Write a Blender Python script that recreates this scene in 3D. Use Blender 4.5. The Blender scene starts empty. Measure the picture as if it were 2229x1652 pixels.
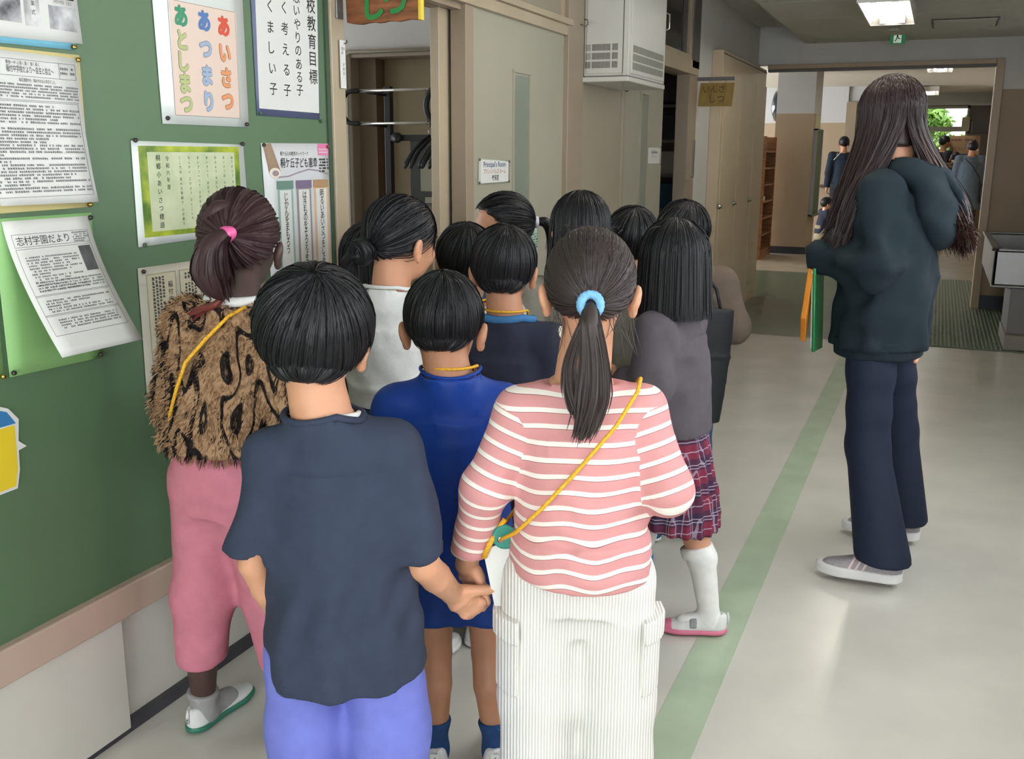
import bpy, bmesh, math, random
import numpy as np
from mathutils import Vector, Matrix, Euler

scene = bpy.context.scene
COL = scene.collection

# ------------------------------------------------------------------ camera
cam_data = bpy.data.cameras.new('camera')
cam_data.sensor_fit = 'HORIZONTAL'
cam_data.sensor_width = 36.0
cam_data.lens = 36.0 * 2156.2 / 2229.0
cam_data.clip_start = 0.05
cam = bpy.data.objects.new('camera', cam_data)
COL.objects.link(cam)
_yaw, _pitch, _roll = -0.39898, 0.224296, -0.00536
_f = Vector((math.sin(_yaw) * math.cos(_pitch), math.cos(_yaw) * math.cos(_pitch), -math.sin(_pitch)))
_r = Vector((math.cos(_yaw), -math.sin(_yaw), 0))
_d = _f.cross(_r)
_r2 = math.cos(_roll) * _r + math.sin(_roll) * _d
_d2 = -math.sin(_roll) * _r + math.cos(_roll) * _d
_M = Matrix((_r2, -_d2, -_f)).transposed().to_4x4()
_M.translation = (0, 0, 1.38)
cam.matrix_world = _M
scene.camera = cam

# ------------------------------------------------------------------ colour management, world
scene.view_settings.view_transform = 'Standard'
scene.view_settings.look = 'None'
scene.view_settings.gamma = 1.0
scene.view_settings.use_curve_mapping = False
scene.view_settings.exposure = -0.68
scene.cycles.use_denoising = True
scene.cycles.use_adaptive_sampling = True
scene.cycles.adaptive_threshold = 0.12
scene.cycles.adaptive_min_samples = 8
scene.cycles.use_light_tree = False
scene.cycles.max_bounces = 5
scene.cycles.diffuse_bounces = 3
scene.cycles.glossy_bounces = 3
scene.cycles.transparent_max_bounces = 6
scene.cycles.sample_clamp_indirect = 6.0
scene.cycles.caustics_reflective = False
scene.cycles.caustics_refractive = False

world = bpy.data.worlds.new('sky')
scene.world = world
world.use_nodes = True
_bg = world.node_tree.nodes['Background']
_bg.inputs['Color'].default_value = (0.93, 0.97, 1.0, 1)
_bg.inputs['Strength'].default_value = 5.0

def portal(name, loc, rot, sx, sy, power=45):
    """area light"""
    l = bpy.data.lights.new(name, 'AREA')
    l.shape = 'RECTANGLE'; l.size = sx; l.size_y = sy
    if power == 0: l.cycles.is_portal = True
    l.energy = power or 1.0; l.color = (0.94, 0.97, 1.0)
    o = bpy.data.objects.new(name, l)
    o.location = loc; o.rotation_euler = rot
    COL.objects.link(o)
    return o

# ------------------------------------------------------------------ colours and materials
def lin(c):
    c = c / 255.0
    return c / 12.92 if c <= 0.04045 else ((c + 0.055) / 1.055) ** 2.4

def rgb(r, g, b):
    return (lin(r), lin(g), lin(b), 1.0)

MATS = {}

def mat(name, col, rough=0.6, metal=0.0, spec=0.5, var=0.0, vscale=8.0, bump=0.0, bscale=60.0,
        coat=0.0, sheen=0.0, sss=0.0, emit=None, estr=0.0, trans=0.0, col2=None, stretch=None, aniso=0.0):
    """procedural principled material: noise-varied colour plus noise bump"""
    if name in MATS:
        return MATS[name]
    m = bpy.data.materials.new(name)
    m.use_nodes = True
    nt = m.node_tree
    b = nt.nodes['Principled BSDF']
    c = rgb(*col)
    b.inputs['Base Color'].default_value = c
    b.inputs['Roughness'].default_value = rough
    b.inputs['Metallic'].default_value = metal
    b.inputs['Specular IOR Level'].default_value = spec
    b.inputs['Coat Weight'].default_value = coat
    b.inputs['Coat Roughness'].default_value = 0.15
    b.inputs['Sheen Weight'].default_value = sheen
    b.inputs['Anisotropic'].default_value = aniso
    if sss:
        b.inputs['Subsurface Weight'].default_value = sss
        b.inputs['Subsurface Radius'].default_value = (0.012, 0.005, 0.003)
        b.inputs['Subsurface Scale'].default_value = 1.0
    if trans:
        b.inputs['Transmission Weight'].default_value = trans
    if emit:
        b.inputs['Emission Color'].default_value = rgb(*emit)
        b.inputs['Emission Strength'].default_value = estr
    m.diffuse_color = c
    if var or bump:
        tc = nt.nodes.new('ShaderNodeTexCoord')
        mp = nt.nodes.new('ShaderNodeMapping')
        if stretch:
            mp.inputs['Scale'].default_value = stretch
        nt.links.new(tc.outputs['Object'], mp.inputs['Vector'])
    if var:
        n = nt.nodes.new('ShaderNodeTexNoise')
        n.inputs['Scale'].default_value = vscale
        n.inputs['Detail'].default_value = 3
        nt.links.new(mp.outputs['Vector'], n.inputs['Vector'])
        mx = nt.nodes.new('ShaderNodeMix'); mx.data_type = 'RGBA'
        lo = [max(0, x * (1 - var)) for x in c[:3]] + [1]
        hi = [min(1, x * (1 + var)) for x in c[:3]] + [1]
        if col2:
            lo = c; hi = rgb(*col2)
        mx.inputs['A'].default_value = lo
        mx.inputs['B'].default_value = hi
        rp = nt.nodes.new('ShaderNodeMapRange')
        rp.inputs['From Min'].default_value = 0.3
        rp.inputs['From Max'].default_value = 0.7
        nt.links.new(n.outputs['Fac'], rp.inputs['Value'])
        nt.links.new(rp.outputs['Result'], mx.inputs['Factor'])
        nt.links.new(mx.outputs['Result'], b.inputs['Base Color'])
    if bump:
        n2 = nt.nodes.new('ShaderNodeTexNoise')
        n2.inputs['Scale'].default_value = bscale
        n2.inputs['Detail'].default_value = 2
        nt.links.new(mp.outputs['Vector'], n2.inputs['Vector'])
        bp = nt.nodes.new('ShaderNodeBump')
        bp.inputs['Strength'].default_value = bump
        bp.inputs['Distance'].default_value = 0.004
        nt.links.new(n2.outputs['Fac'], bp.inputs['Height'])
        nt.links.new(bp.outputs['Normal'], b.inputs['Normal'])
    MATS[name] = m
    return m

# ------------------------------------------------------------------ objects
def tag(o, label=None, cat=None, group=None, kind=None):
    if label: o['label'] = label
    if cat: o['category'] = cat
    if group: o['group'] = group
    if kind: o['kind'] = kind
    return o

def empty(name, loc=(0, 0, 0), rz=0.0, label=None, cat=None, group=None):
    o = bpy.data.objects.new(name, None)
    o.empty_display_size = 0.05
    o.location = loc
    o.rotation_euler = (0, 0, rz)
    COL.objects.link(o)
    return tag(o, label, cat, group)

def raw_obj(name, V, Fc, m, parent=None, smooth=False, loc=None):
    me = bpy.data.meshes.new(name)
    me.from_pydata([tuple(v) for v in V], [], [tuple(f) for f in Fc])
    me.update()
    if m: me.materials.append(m)
    if smooth:
        me.polygons.foreach_set('use_smooth', [True] * len(me.polygons))
    o = bpy.data.objects.new(name, me)
    COL.objects.link(o)
    if parent: o.parent = parent
    if loc: o.location = loc
    return o

def np_obj(name, V, Q, m, parent=None, smooth=True, attrs=None):
    """mesh object from numpy arrays of vertices and quads (or tris)"""
    me = bpy.data.meshes.new(name)
    V = np.asarray(V, dtype=np.float32); Q = np.asarray(Q, dtype=np.int32)
    n, k = Q.shape
    me.vertices.add(len(V)); me.vertices.foreach_set('co', V.ravel())
    me.loops.add(n * k); me.loops.foreach_set('vertex_index', Q.ravel())
    me.polygons.add(n)
    me.polygons.foreach_set('loop_start', np.arange(0, n * k, k, dtype=np.int32))
    me.update(calc_edges=True)
    if smooth:
        me.polygons.foreach_set('use_smooth', np.ones(n, dtype=bool))
    if attrs:
        for an, av in attrs.items():
            a = me.attributes.new(an, 'FLOAT', 'POINT')
            a.data.foreach_set('value', np.asarray(av, dtype=np.float32))
    if m: me.materials.append(m)
    o = bpy.data.objects.new(name, me)
    COL.objects.link(o)
    if parent: o.parent = parent
    return o

class MB:
    """collects simple shapes, then links them as one mesh object"""
    def __init__(s):
        s.v = []; s.f = []
    def box(s, x0, x1, y0, y1, z0, z1):
        i = len(s.v)
        s.v += [(x0, y0, z0), (x1, y0, z0), (x1, y1, z0), (x0, y1, z0), (x0, y0, z1), (x1, y0, z1), (x1, y1, z1), (x0, y1, z1)]
        s.f += [(i, i+3, i+2, i+1), (i+4, i+5, i+6, i+7), (i, i+1, i+5, i+4), (i+1, i+2, i+6, i+5), (i+2, i+3, i+7, i+6), (i+3, i, i+4, i+7)]
        return s
    def poly(s, pts):
        i = len(s.v); s.v += [tuple(p) for p in pts]; s.f.append(tuple(range(i, i + len(pts)))); return s
    def prism(s, pts, d):
        """polygon extruded along vector d"""
        i = len(s.v); n = len(pts); d = Vector(d)
        s.v += [tuple(p) for p in pts] + [tuple(Vector(p) + d) for p in pts]
        s.f.append(tuple(range(i + n - 1, i - 1, -1))); s.f.append(tuple(range(i + n, i + 2 * n)))
        for k in range(n):
            s.f.append((i + k, i + (k + 1) % n, i + n + (k + 1) % n, i + n + k))
        return s
    def tube(s, pts, r, n=8, cap=True):
        pts = [Vector(p) for p in pts]; i0 = len(s.v); m = len(pts)
        rr = r if isinstance(r, (list, tuple)) else [r] * m
        up = None
        for k, p in enumerate(pts):
            t = (pts[min(k + 1, m - 1)] - pts[max(k - 1, 0)]).normalized()
            if up is None:
                up = t.cross(Vector((0, 0, 1)))
                if up.length < 0.1: up = t.cross(Vector((0, 1, 0)))
            up = (up - t * up.dot(t)).normalized()
            w = t.cross(up)
            for j in range(n):
                a = 2 * math.pi * j / n
                s.v.append(tuple(p + rr[k] * (math.cos(a) * up + math.sin(a) * w)))
        for k in range(m - 1):
            for j in range(n):
                a = i0 + k * n + j; b = i0 + k * n + (j + 1) % n
                s.f.append((a, b, b + n, a + n))
        if cap:
            s.f.append(tuple(i0 + j for j in range(n))[::-1]); s.f.append(tuple(i0 + (m - 1) * n + j for j in range(n)))
        return s
    def lathe(s, prof, c=(0, 0, 0), axis='z', n=20):
        i0 = len(s.v)
        for (r, h) in prof:
            for j in range(n):
                a = 2 * math.pi * j / n
                x, y = r * math.cos(a), r * math.sin(a)
                q = {'z': (x, y, h), 'x': (h, x, y), 'y': (y, h, x)}[axis]
                s.v.append((c[0] + q[0], c[1] + q[1], c[2] + q[2]))
        for k in range(len(prof) - 1):
            for j in range(n):
                a = i0 + k * n + j; b = i0 + k * n + (j + 1) % n
                s.f.append((a, b, b + n, a + n))
        s.f.append(tuple(i0 + j for j in range(n))[::-1]); s.f.append(tuple(i0 + (len(prof) - 1) * n + j for j in range(n)))
        return s
    def build(s, name, m, parent=None, smooth=False, bevel=0.0, seg=2):
        o = raw_obj(name, s.v, s.f, m, parent, smooth)
        if bevel:
            b = o.modifiers.new('bevel', 'BEVEL'); b.width = bevel; b.segments = seg; b.limit_method = 'ANGLE'
        return o

def struct(o):
    o['kind'] = 'structure'; return o

def box(name, x0, x1, y0, y1, z0, z1, m, parent=None, bevel=0.0):
    return MB().box(x0, x1, y0, y1, z0, z1).build(name, m, parent, bevel=bevel)

# ------------------------------------------------------------------ flat lettering
_TC = {}
_TS = bpy.data.scenes.new('lettering_bench')
def glyphs(txt, bold=0.0):
    """outline mesh of a string at size 1 (verts in x,y), cached"""
    k = (txt, bold)
    if k in _TC: return _TC[k]
    cu = bpy.data.curves.new('t', 'FONT')
    cu.body = txt; cu.size = 1.0; cu.resolution_u = 3; cu.align_x = 'LEFT'; cu.fill_mode = 'FRONT'
    cu.offset = bold
    o = bpy.data.objects.new('t', cu); _TS.collection.objects.link(o)
    _TS.view_layers[0].update()
    me = bpy.data.meshes.new_from_object(o.evaluated_get(_TS.view_layers[0].depsgraph))
    V = np.array([v.co[:] for v in me.vertices]).reshape(-1, 3)[:, :2]
    Fc = [tuple(p.vertices) for p in me.polygons]
    if not len(V) and txt.strip(): print('EMPTY GLYPH', txt)
    bpy.data.objects.remove(o); bpy.data.curves.remove(cu); bpy.data.meshes.remove(me)
    _TC[k] = (V, Fc)
    return _TC[k]

class Print:
    """flat print gathered in sheet coordinates (u right, v up), then mapped onto the sheet"""
    def __init__(s): s.v = []; s.f = []
    def _add(s, V, Fc):
        i = len(s.v); s.v += [tuple(p) for p in V]; s.f += [tuple(i + k for k in f) for f in Fc]
    def row(s, txt, u, v, size, bold=0.0, sx=1.0, center=False, width=None):
        V, Fc = glyphs(txt, bold)
        if not len(V): return s
        w = V[:, 0].max() - V[:, 0].min()
        if width: sx = width / (w * size)
        off = -V[:, 0].min() - (w / 2 if center else 0)
        s._add(np.stack([u + (V[:, 0] + off) * size * sx, v + V[:, 1] * size], 1), Fc); return s
    def column(s, txt, u, v, size, pitch, bold=0.0, sx=1.0):
        """vertical Japanese text, first character's centre at (u,v)"""
        k = 0
        for ch in txt:
            if ch != ' ' and ch != '　':
                V, Fc = glyphs(ch, bold)
                if len(V):
                    c = (V.max(0) + V.min(0)) / 2 if ch not in 'ぃょっゃゅ' else (V.max(0) + V.min(0)) / 2 - np.array((0.1, -0.1))
                    s._add(np.stack([u + (V[:, 0] - c[0]) * size * sx, v - k * pitch + (V[:, 1] - c[1]) * size], 1), Fc)
                k += 1
            else:
                k += 0.5
        return s
    def rect(s, u0, u1, v0, v1):
        n = max(1, int(abs(v1 - v0) / 0.03)); mu = max(1, int(abs(u1 - u0) / 0.05))
        for i in range(n):
            a = v0 + (v1 - v0) * i / n; b = v0 + (v1 - v0) * (i + 1) / n
            for j in range(mu):
                c = u0 + (u1 - u0) * j / mu; d = u0 + (u1 - u0) * (j + 1) / mu
                s._add([(c, a), (d, a), (d, b), (c, b)], [(0, 1, 2, 3)])
        return s
    def frame(s, u0, u1, v0, v1, t):
        return s.rect(u0, u1, v0, v0 + t).rect(u0, u1, v1 - t, v1).rect(u0, u0 + t, v0, v1).rect(u1 - t, u1, v0, v1)
    def lines(s, u0, u1, v0, v1, pitch, h, seed=0, vertical=False, fill=0.85):
        """rows (or columns) of print too small to read: broken little strokes"""
        rd = random.Random(seed)
        a, b = (v1, v0) if not vertical else (u1, u0)
        while a - pitch > b:
            a -= pitch
            lo, hi = (u0, u1) if not vertical else (v0, v1)
            end = lo + (hi - lo) * (1 if rd.random() < 0.75 else rd.uniform(0.3, 0.9))
            p = lo
            while p < end:
                w = h * rd.uniform(0.5, 1.1)
                if rd.random() < fill:
                    if not vertical: s._add([(p, a), (p + w, a), (p + w, a + h * rd.uniform(.6, 1)), (p, a + h)], [(0, 1, 2, 3)])
                    else:
                        q = hi - (p - lo)
                        s._add([(a, q - w), (a + h, q - w), (a + h * rd.uniform(.6, 1), q), (a, q)], [(0, 1, 2, 3)])
                p += w + h * 0.35
        return s
    def ellipse(s, u, v, ru, rv, n=20):
        s._add([(u + ru * math.cos(2 * math.pi * k / n), v + rv * math.sin(2 * math.pi * k / n)) for k in range(n)], [tuple(range(n))]); return s
    def poly(s, pts):
        s._add(pts, [tuple(range(len(pts)))]); return s
    def stroke(s, pts, w):
        for a, b in zip(pts[:-1], pts[1:]):
            d = np.array(b, float) - np.array(a, float); L = np.hypot(*d) or 1; n = np.array((-d[1], d[0])) / L * w / 2
            a_ = np.array(a) ; b_ = np.array(b)
            s._add([a_ - n, b_ - n, b_ + n, a_ + n], [(0, 1, 2, 3)])
        return s
    def build(s, name, m, parent, fmap, lift=0.0006):
        """fmap(u,v,h) -> xyz, h the height above the sheet"""
        o = raw_obj(name, [fmap(u, v, lift) for u, v in s.v], s.f, m, parent)
        if len(s.f) > 12: o['kind'] = 'stuff'
        return o

def letters(txt, u, v, size, pitch, m, parent, fmap, lift, bold=0.0, sx=1.0, name='letter'):
    """vertical writing with every big character an object of its own"""
    fat = bold if bold > .02 else 0.0
    for k, ch in enumerate(txt):
        V, Fc = glyphs(ch, 0.0 if fat else bold)
        c = (V.max(0) + V.min(0)) / 2
        P = []; F = []
        for j in range(9 if fat else 1):        # thick strokes: the character repeated around a small circle
            a = j * math.pi / 4; r = fat if j < 8 and fat else 0.0; n = len(P)
            P += [fmap(u + (x - c[0] + r * math.cos(a)) * size * sx, v - k * pitch + (y - c[1] + r * math.sin(a)) * size, lift + .00001 * j) for x, y in V]
            F += [tuple(n + i for i in f) for f in Fc]
        raw_obj(name, P, F, m, parent)
# ================================================================== the setting
XW = -1.694          # corridor face of the left wall
YE = 10.05           # end wall with the wide opening
ZC = 2.40            # corridor ceiling
XR = 1.02            # right wall with the windows

M_floor = mat('floor_vinyl', (204, 202, 192), rough=0.22, var=0.07, vscale=3.0, bump=0.05, bscale=14)
M_floor2 = mat('lobby_vinyl', (184, 172, 152), rough=0.25, var=0.08, vscale=3.0, bump=0.05, bscale=14)
M_green = mat('floor_green', (172, 190, 164), rough=0.3, var=0.1, vscale=6, bump=0.05, bscale=20)
M_band = mat('floor_dark_green', (96, 112, 92), rough=0.28, var=0.08, vscale=5, bump=0.04, bscale=20)
M_board = mat('green_board', (86, 114, 84), rough=0.5, var=0.05, vscale=1.6, bump=0.03, bscale=200)
M_rail = mat('pink_beige_paint', (186, 164, 148), rough=0.45, var=0.06, vscale=6)
M_wpanel = mat('white_wall_panel', (198, 195, 186), rough=0.55, var=0.08, vscale=2.5, bump=0.02, bscale=120)
M_base = mat('dark_skirting', (62, 62, 68), rough=0.5, var=0.25, vscale=12)
M_frame = mat('beige_metal_paint', (172, 158, 134), rough=0.42, var=0.05, vscale=5)
M_post = mat('brown_beige_paint', (150, 136, 117), rough=0.45, var=0.05, vscale=5)
M_cream = mat('cream_door_paint', (160, 157, 140), rough=0.45, var=0.03, vscale=3)
M_cream2 = mat('warm_cream_paint', (154, 146, 128), rough=0.5, var=0.03, vscale=3)
M_white = mat('white_plaster', (205, 204, 200), rough=0.8, var=0.03, vscale=4, bump=0.05, bscale=150)
M_lowtan = mat('tan_lower_paint', (158, 138, 116), rough=0.6, var=0.04, vscale=4)
M_ceil = mat('ceiling_board', (214, 211, 204), rough=0.85, var=0.03, vscale=6, bump=0.1, bscale=90)
M_dark = mat('dark_metal_frame', (92, 88, 86), rough=0.45)
M_glassd = mat('dark_glass', (40, 46, 48), rough=0.08, spec=0.8)
M_frost = mat('frosted_glass', (126, 134, 122), rough=0.3, var=0.05)
M_black = mat('black_plastic', (22, 22, 25), rough=0.4)
M_chrome = mat('chrome', (200, 198, 190), rough=0.15, metal=1.0)
M_steel = mat('brushed_steel', (128, 128, 128), rough=0.36, metal=0.8, var=0.04, vscale=6)
M_wmetal = mat('white_metal_box', (196, 196, 188), rough=0.4, var=0.02)
M_locker = mat('locker_paint', (202, 184, 156), rough=0.4, var=0.04, vscale=2)
M_paper = mat('white_paper', (214, 216, 212), rough=0.6)
M_ink = mat('black_ink', (24, 24, 26), rough=0.6)
M_greyink = mat('grey_ink', (96, 96, 96), rough=0.6)
M_wood = mat('wood', (150, 104, 66), rough=0.5, var=0.35, vscale=5, stretch=(1, 1, 9))

# ---- floors
fl = struct(box('floor', XW - 0.02, XR + 0.1, -3.2, 7.85, -0.06, 0.0, M_floor))
st = box('floor_stripe', -0.53, -0.412, -3.1, 7.85, 0.0, 0.0012, M_green, fl)
struct(box('floor_lobby', -7.0, XR + 0.1, 12.37, 26.0, -0.06, 0.0, M_floor2))
fb = struct(box('floor_band', -7.0, XR + 0.1, 7.85, 12.37, -0.06, 0.0, M_band))

def grid_mat():
    m = mat('ribbed_mat', (84, 98, 78), rough=0.45)
    nt = m.node_tree; b = nt.nodes['Principled BSDF']
    tc = nt.nodes.new('ShaderNodeTexCoord')
    w = []
    for ax in ('X', 'Y'):
        wv = nt.nodes.new('ShaderNodeTexWave'); wv.bands_direction = ax
        wv.inputs['Scale'].default_value = 11.0 if ax == 'X' else 8.0
        nt.links.new(tc.outputs['Object'], wv.inputs['Vector']); w.append(wv)
    mx = nt.nodes.new('ShaderNodeMath'); mx.operation = 'MAXIMUM'
    nt.links.new(w[0].outputs['Fac'], mx.inputs[0]); nt.links.new(w[1].outputs['Fac'], mx.inputs[1])
    bp = nt.nodes.new('ShaderNodeBump'); bp.inputs['Strength'].default_value = 0.8; bp.inputs['Distance'].default_value = 0.01
    nt.links.new(mx.outputs[0], bp.inputs['Height']); nt.links.new(bp.outputs['Normal'], b.inputs['Normal'])
    mc = nt.nodes.new('ShaderNodeMix'); mc.data_type = 'RGBA'
    mc.inputs['A'].default_value = rgb(74, 88, 70); mc.inputs['B'].default_value = rgb(104, 118, 96)
    nt.links.new(mx.outputs[0], mc.inputs['Factor']); nt.links.new(mc.outputs['Result'], b.inputs['Base Color'])
    return m
o = box('floor_mat', -0.45, 1.0, 7.88, 12.32, 0.0, 0.006, grid_mat())
tag(o, 'green ribbed rubber mat laid across the corridor before the sink', 'mat')

# ---- left wall: green notice board, rail, white panels below, skirting
wl = struct(box('wall_left', XW - 0.14, XW - 0.03, -3.2, 2.607, 0, 2.6, M_white))
box('board_panel', XW - 0.03, XW, -3.2, 2.605, 0.385, 2.45, M_board, wl)
box('lower_panel', XW - 0.03, XW + 0.012, -3.2, 1.627, 0.018, 0.31, M_wpanel, wl, bevel=0.002)
box('lower_panel', XW - 0.03, XW - 0.012, 1.627, 2.607, 0.018, 0.31, M_wpanel, wl)
o = box('trim_1', XW - 0.03, XW + 0.022, -3.2, 2.607, 0.305, 0.385, M_rail, None, bevel=0.004); struct(o)
o = box('baseboard_left', XW - 0.03, XW + 0.003, -3.2, 2.607, 0.0, 0.034, M_base); struct(o)
# metal edge between the board and the door frame
o = box('board_edge_strip', XW, XW + 0.006, 2.588, 2.607, 0.385, 2.45, mat('dark_green_edge', (58, 78, 58), rough=0.5), wl)

# ---- doorway of the principal's room
dr = struct(MB().box(XW - 0.14, XW + 0.014, 2.607, 2.677, 0, 1.93).build('door_frame', M_frame, None, bevel=0.003)); dr.name = 'door_1'
box('lock_plate', XW + 0.014, XW + 0.02, 2.632, 2.668, 1.765, 2.0, M_steel, dr, bevel=0.002)
box('lock_screw', XW + 0.02, XW + 0.0225, 2.646, 2.653, 1.788, 1.795, M_dark, dr)
hd = box('header', XW - 0.14, XW + 0.014, 2.607, 4.66, 1.926, 1.972, M_frame, dr, bevel=0.003)
box('header_lip', XW - 0.10, XW + 0.03, 2.607, 4.68, 1.972, 2.0, M_frame, dr, bevel=0.003)
box('track', XW - 0.11, XW - 0.07, 2.677, 3.62, 1.905, 1.927, M_post, dr)
box('track', XW - 0.055, XW - 0.015, 2.677, 3.62, 1.905, 1.927, M_post, dr)
box('jamb', XW - 0.06, XW + 0.004, 3.541, 3.612, 0, 1.926, M_post, dr, bevel=0.002)
pn = box('fixed_panel', XW - 0.045, XW - 0.006, 3.612, 4.645, 0, 1.926, M_cream, dr)
box('window_slot', XW - 0.012, XW - 0.003, 4.028, 4.206, 0.55, 1.705, M_frost, pn)
for (a, b_) in ((4.018, 4.03), (4.204, 4.216)):
    box('slot_bead', XW - 0.01, XW + 0.001, a, b_, 0.54, 1.715, M_cream, pn)
box('slot_bead', XW - 0.01, XW + 0.002, 4.016, 4.218, 1.7155, 1.727, M_cream, pn)
box('transom_panel', XW - 0.06, XW - 0.012, 2.61, 4.64, 2.0, 2.5, M_cream2, dr)
box('transom_bead', XW - 0.012, XW - 0.004, 4.6, 4.645, 2.0, 2.5, M_frame, dr)
# the sliding leaf pushed open behind the fixed panel
sl = tag(empty('sliding_door', (0, 0, 0)), 'brown edged sliding door pushed open behind the cream panel', 'door')
box('stile', XW - 0.105, XW - 0.068, 3.459, 3.535, 0.005, 1.915, M_frame, sl, bevel=0.003)
box('leaf', XW - 0.10, XW - 0.072, 3.535, 4.4, 0.005, 1.915, M_cream2, sl)
struct(box('trim_2', XW - 0.14, XW + 0.02, 4.645, 4.868, 0, 2.6, M_post, None, bevel=0.004))
# ---- wall and second door beyond
struct(box('wall_left_middle', XW - 0.14, XW - 0.004, 4.868, 5.605, 0, 2.6, M_cream2))
struct(box('trim_3', XW - 0.10, XW + 0.006, 5.605, 5.662, 0, 2.6, M_cream2, None, bevel=0.004))
d2 = struct(box('door_2', XW - 0.05, XW - 0.016, 5.662, 6.58, 0, 1.935, M_cream, None, bevel=0.002))
box('window_slot', XW - 0.018, XW - 0.010, 6.035, 6.2, 0.5, 1.722, M_frost, d2)
for (a, b_) in ((6.022, 6.037), (6.198, 6.213)):
    box('slot_bead', XW - 0.016, XW - 0.004, a, b_, 0.49, 1.735, M_cream, d2)
box('slot_bead', XW - 0.016, XW - 0.003, 6.020, 6.215, 1.7355, 1.748, M_cream, d2)
struct(box('trim_4', XW - 0.14, XW + 0.012, 5.662, 7.46, 1.935, 2.035, M_frame, None, bevel=0.004))
w2 = struct(box('window_1', XW - 0.06, XW - 0.02, 5.7, 7.2, 2.06, 2.56, M_glassd))
box('window_frame', XW - 0.07, XW + 0.006, 5.662, 7.25, 2.033, 2.064, M_frame, w2, bevel=0.003)
box('window_frame', XW - 0.07, XW + 0.006, 7.19, 7.25, 2.064, 2.6, M_frame, w2, bevel=0.003)
box('window_frame', XW - 0.065, XW - 0.01, 7.06, 7.13, 2.064, 2.6, M_dark, w2)
struct(box('trim_5', XW - 0.14, XW + 0.012, 7.25, 7.47, 1.98, 2.6, M_dark, None, bevel=0.003))
struct(box('trim_6', XW - 0.09, XW + 0.004, 7.22, 7.47, 0, 1.935, M_post, None, bevel=0.003))
struct(box('wall_left_far', XW - 0.14, XW, 7.47, YE + 0.12, 0, 2.6, M_white))
box('hook_plate', XW + .004, XW + 0.014, 7.40, 7.44, 1.22, 1.48, M_steel, bpy.data.objects['trim_6'])

# ---- the printing room seen through the gap: dark room, shelves with boxes
struct(box('wall_print_room', XW - 1.6, XW - 1.5, 5.0, 9.0, 0, 2.6, M_post))
struct(box('wall_print_room_far', XW - 1.6, XW - 0.14, 8.35, 8.45, 0, 2.6, M_post))
struct(box('ceiling_print_room', XW - 1.6, XW - 0.14, 4.72, 8.45, 2.57, 2.62, M_white))
struct(box('floor_print_room', XW - 1.6, XW - 0.02, 4.72, 8.45, -0.06, 0.0, M_floor2))
struct(box('wall_print_room_near', XW - 1.6, XW - 0.14, 4.72, 4.80, 0, 2.6, M_white))
sh = tag(empty('storage_rack', (XW - 0.45, 8.15, 0)), 'dark storage shelves behind the half open printing room door', 'shelf')
for k in range(7):
    MB().box(-0.6, 0.27, -0.18, 0.18, 0.12 + 0.27 * k, 0.145 + 0.27 * k).build('shelf_board', mat('shelf_grey', (120, 118, 112), rough=0.5), sh)
for sx in (-0.6, 0.27):
    for sy in (-0.18, 0.15):
        MB().box(sx - 0.015, sx + 0.015, sy, sy + 0.03, 0, 2.0).build('upright', M_dark, sh)
_rb = random.Random(5)
_bc = [((60, 62, 70), 'dark grey'), ((42, 96, 118), 'teal'), ((206, 202, 190), 'off-white'), ((150, 112, 50), 'ochre'), ((90, 74, 56), 'brown'), ((48, 52, 66), 'navy')]
for k, ci in enumerate((4, 3, 2, 1, 2, 0)):
    c, cn = _bc[ci]
    z0 = 0.145 + 0.27 * k
    nm = ('first', 'second', 'third', 'fourth', 'fifth', 'sixth')[k]
    o = box('storage_box', XW - 0.62, XW - 0.22, 7.98, 8.3, z0, z0 + _rb.uniform(0.12, 0.2), mat('box_' + cn.replace(' ', '_').replace('-', '_'), c, rough=0.6, var=0.06), None, bevel=0.004)
    tag(o, '%s storage box on the %s shelf from the floor in the printing room' % (cn, nm), 'box', 'boxes on the printing room shelves')
o = MB().lathe([(0.0, 0), (0.10, 0.01), (0.125, 0.06), (0.12, 0.2), (0.06, 0.29), (0, 0.3)], (XW - 0.33, 8.12, 1.765), 'z', 18).build('cloth_bundle', mat('bundle_grey', (96, 92, 86), rough=0.9, var=0.15), None, True)
tag(o, 'grey rounded bundle on the top shelf in the printing room', 'bundle')
o = MB().lathe([(0.0, -0.015), (0.1, -0.012), (0.115, 0), (0.1, 0.012), (0, 0.015)], (XW - 0.22, 7.90, 1.45), 'x', 20).build('sun_hat', mat('cap_white', (176, 172, 166), rough=0.8), None, True)
o.scale = (1, 1, 1)
tag(o, 'pale round hat hanging at the printing room shelves', 'hat')

# ---- lockers
lk = tag(empty('locker_cabinet', (0, 0, 0)), 'tall beige built-in cabinet with two knobbed doors at the corridor end', 'cabinet')
box('body', XW + .001, -1.606, 7.95, YE - 0.031, 0, 2.165, M_locker, lk, bevel=0.003)
box('top_gap', -1.606, -1.602, 7.97, YE - 0.02, 2.135, 2.143, M_dark, lk)
for (a, b_, kn) in ((8.02, 9.0 - 0.30, 8.60), (8.71, 9.42, 9.33)):
    dd = box('cabinet_door', -1.606, -1.598, a, b_, 0.16, 2.012, M_locker, lk, bevel=0.002)
    MB().lathe([(0.0, 0), (0.022, 0.002), (0.022, 0.008), (0.012, 0.014), (0.012, 0.03), (0, 0.032)], (-1.598, kn, 0.976), 'x', 14).build('knob', M_chrome, dd, True)
MB().lathe([(0.0, 0), (0.022, 0.002), (0.022, 0.008), (0.012, 0.014), (0.012, 0.03), (0, 0.032)], (-1.598, 7.995, 0.976), 'x', 14).build('knob', M_chrome, lk, True)
box('cabinet_door', -1.606, -1.598, 9.45, 10.03, 0.16, 2.012, M_locker, lk, bevel=0.002)

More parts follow.
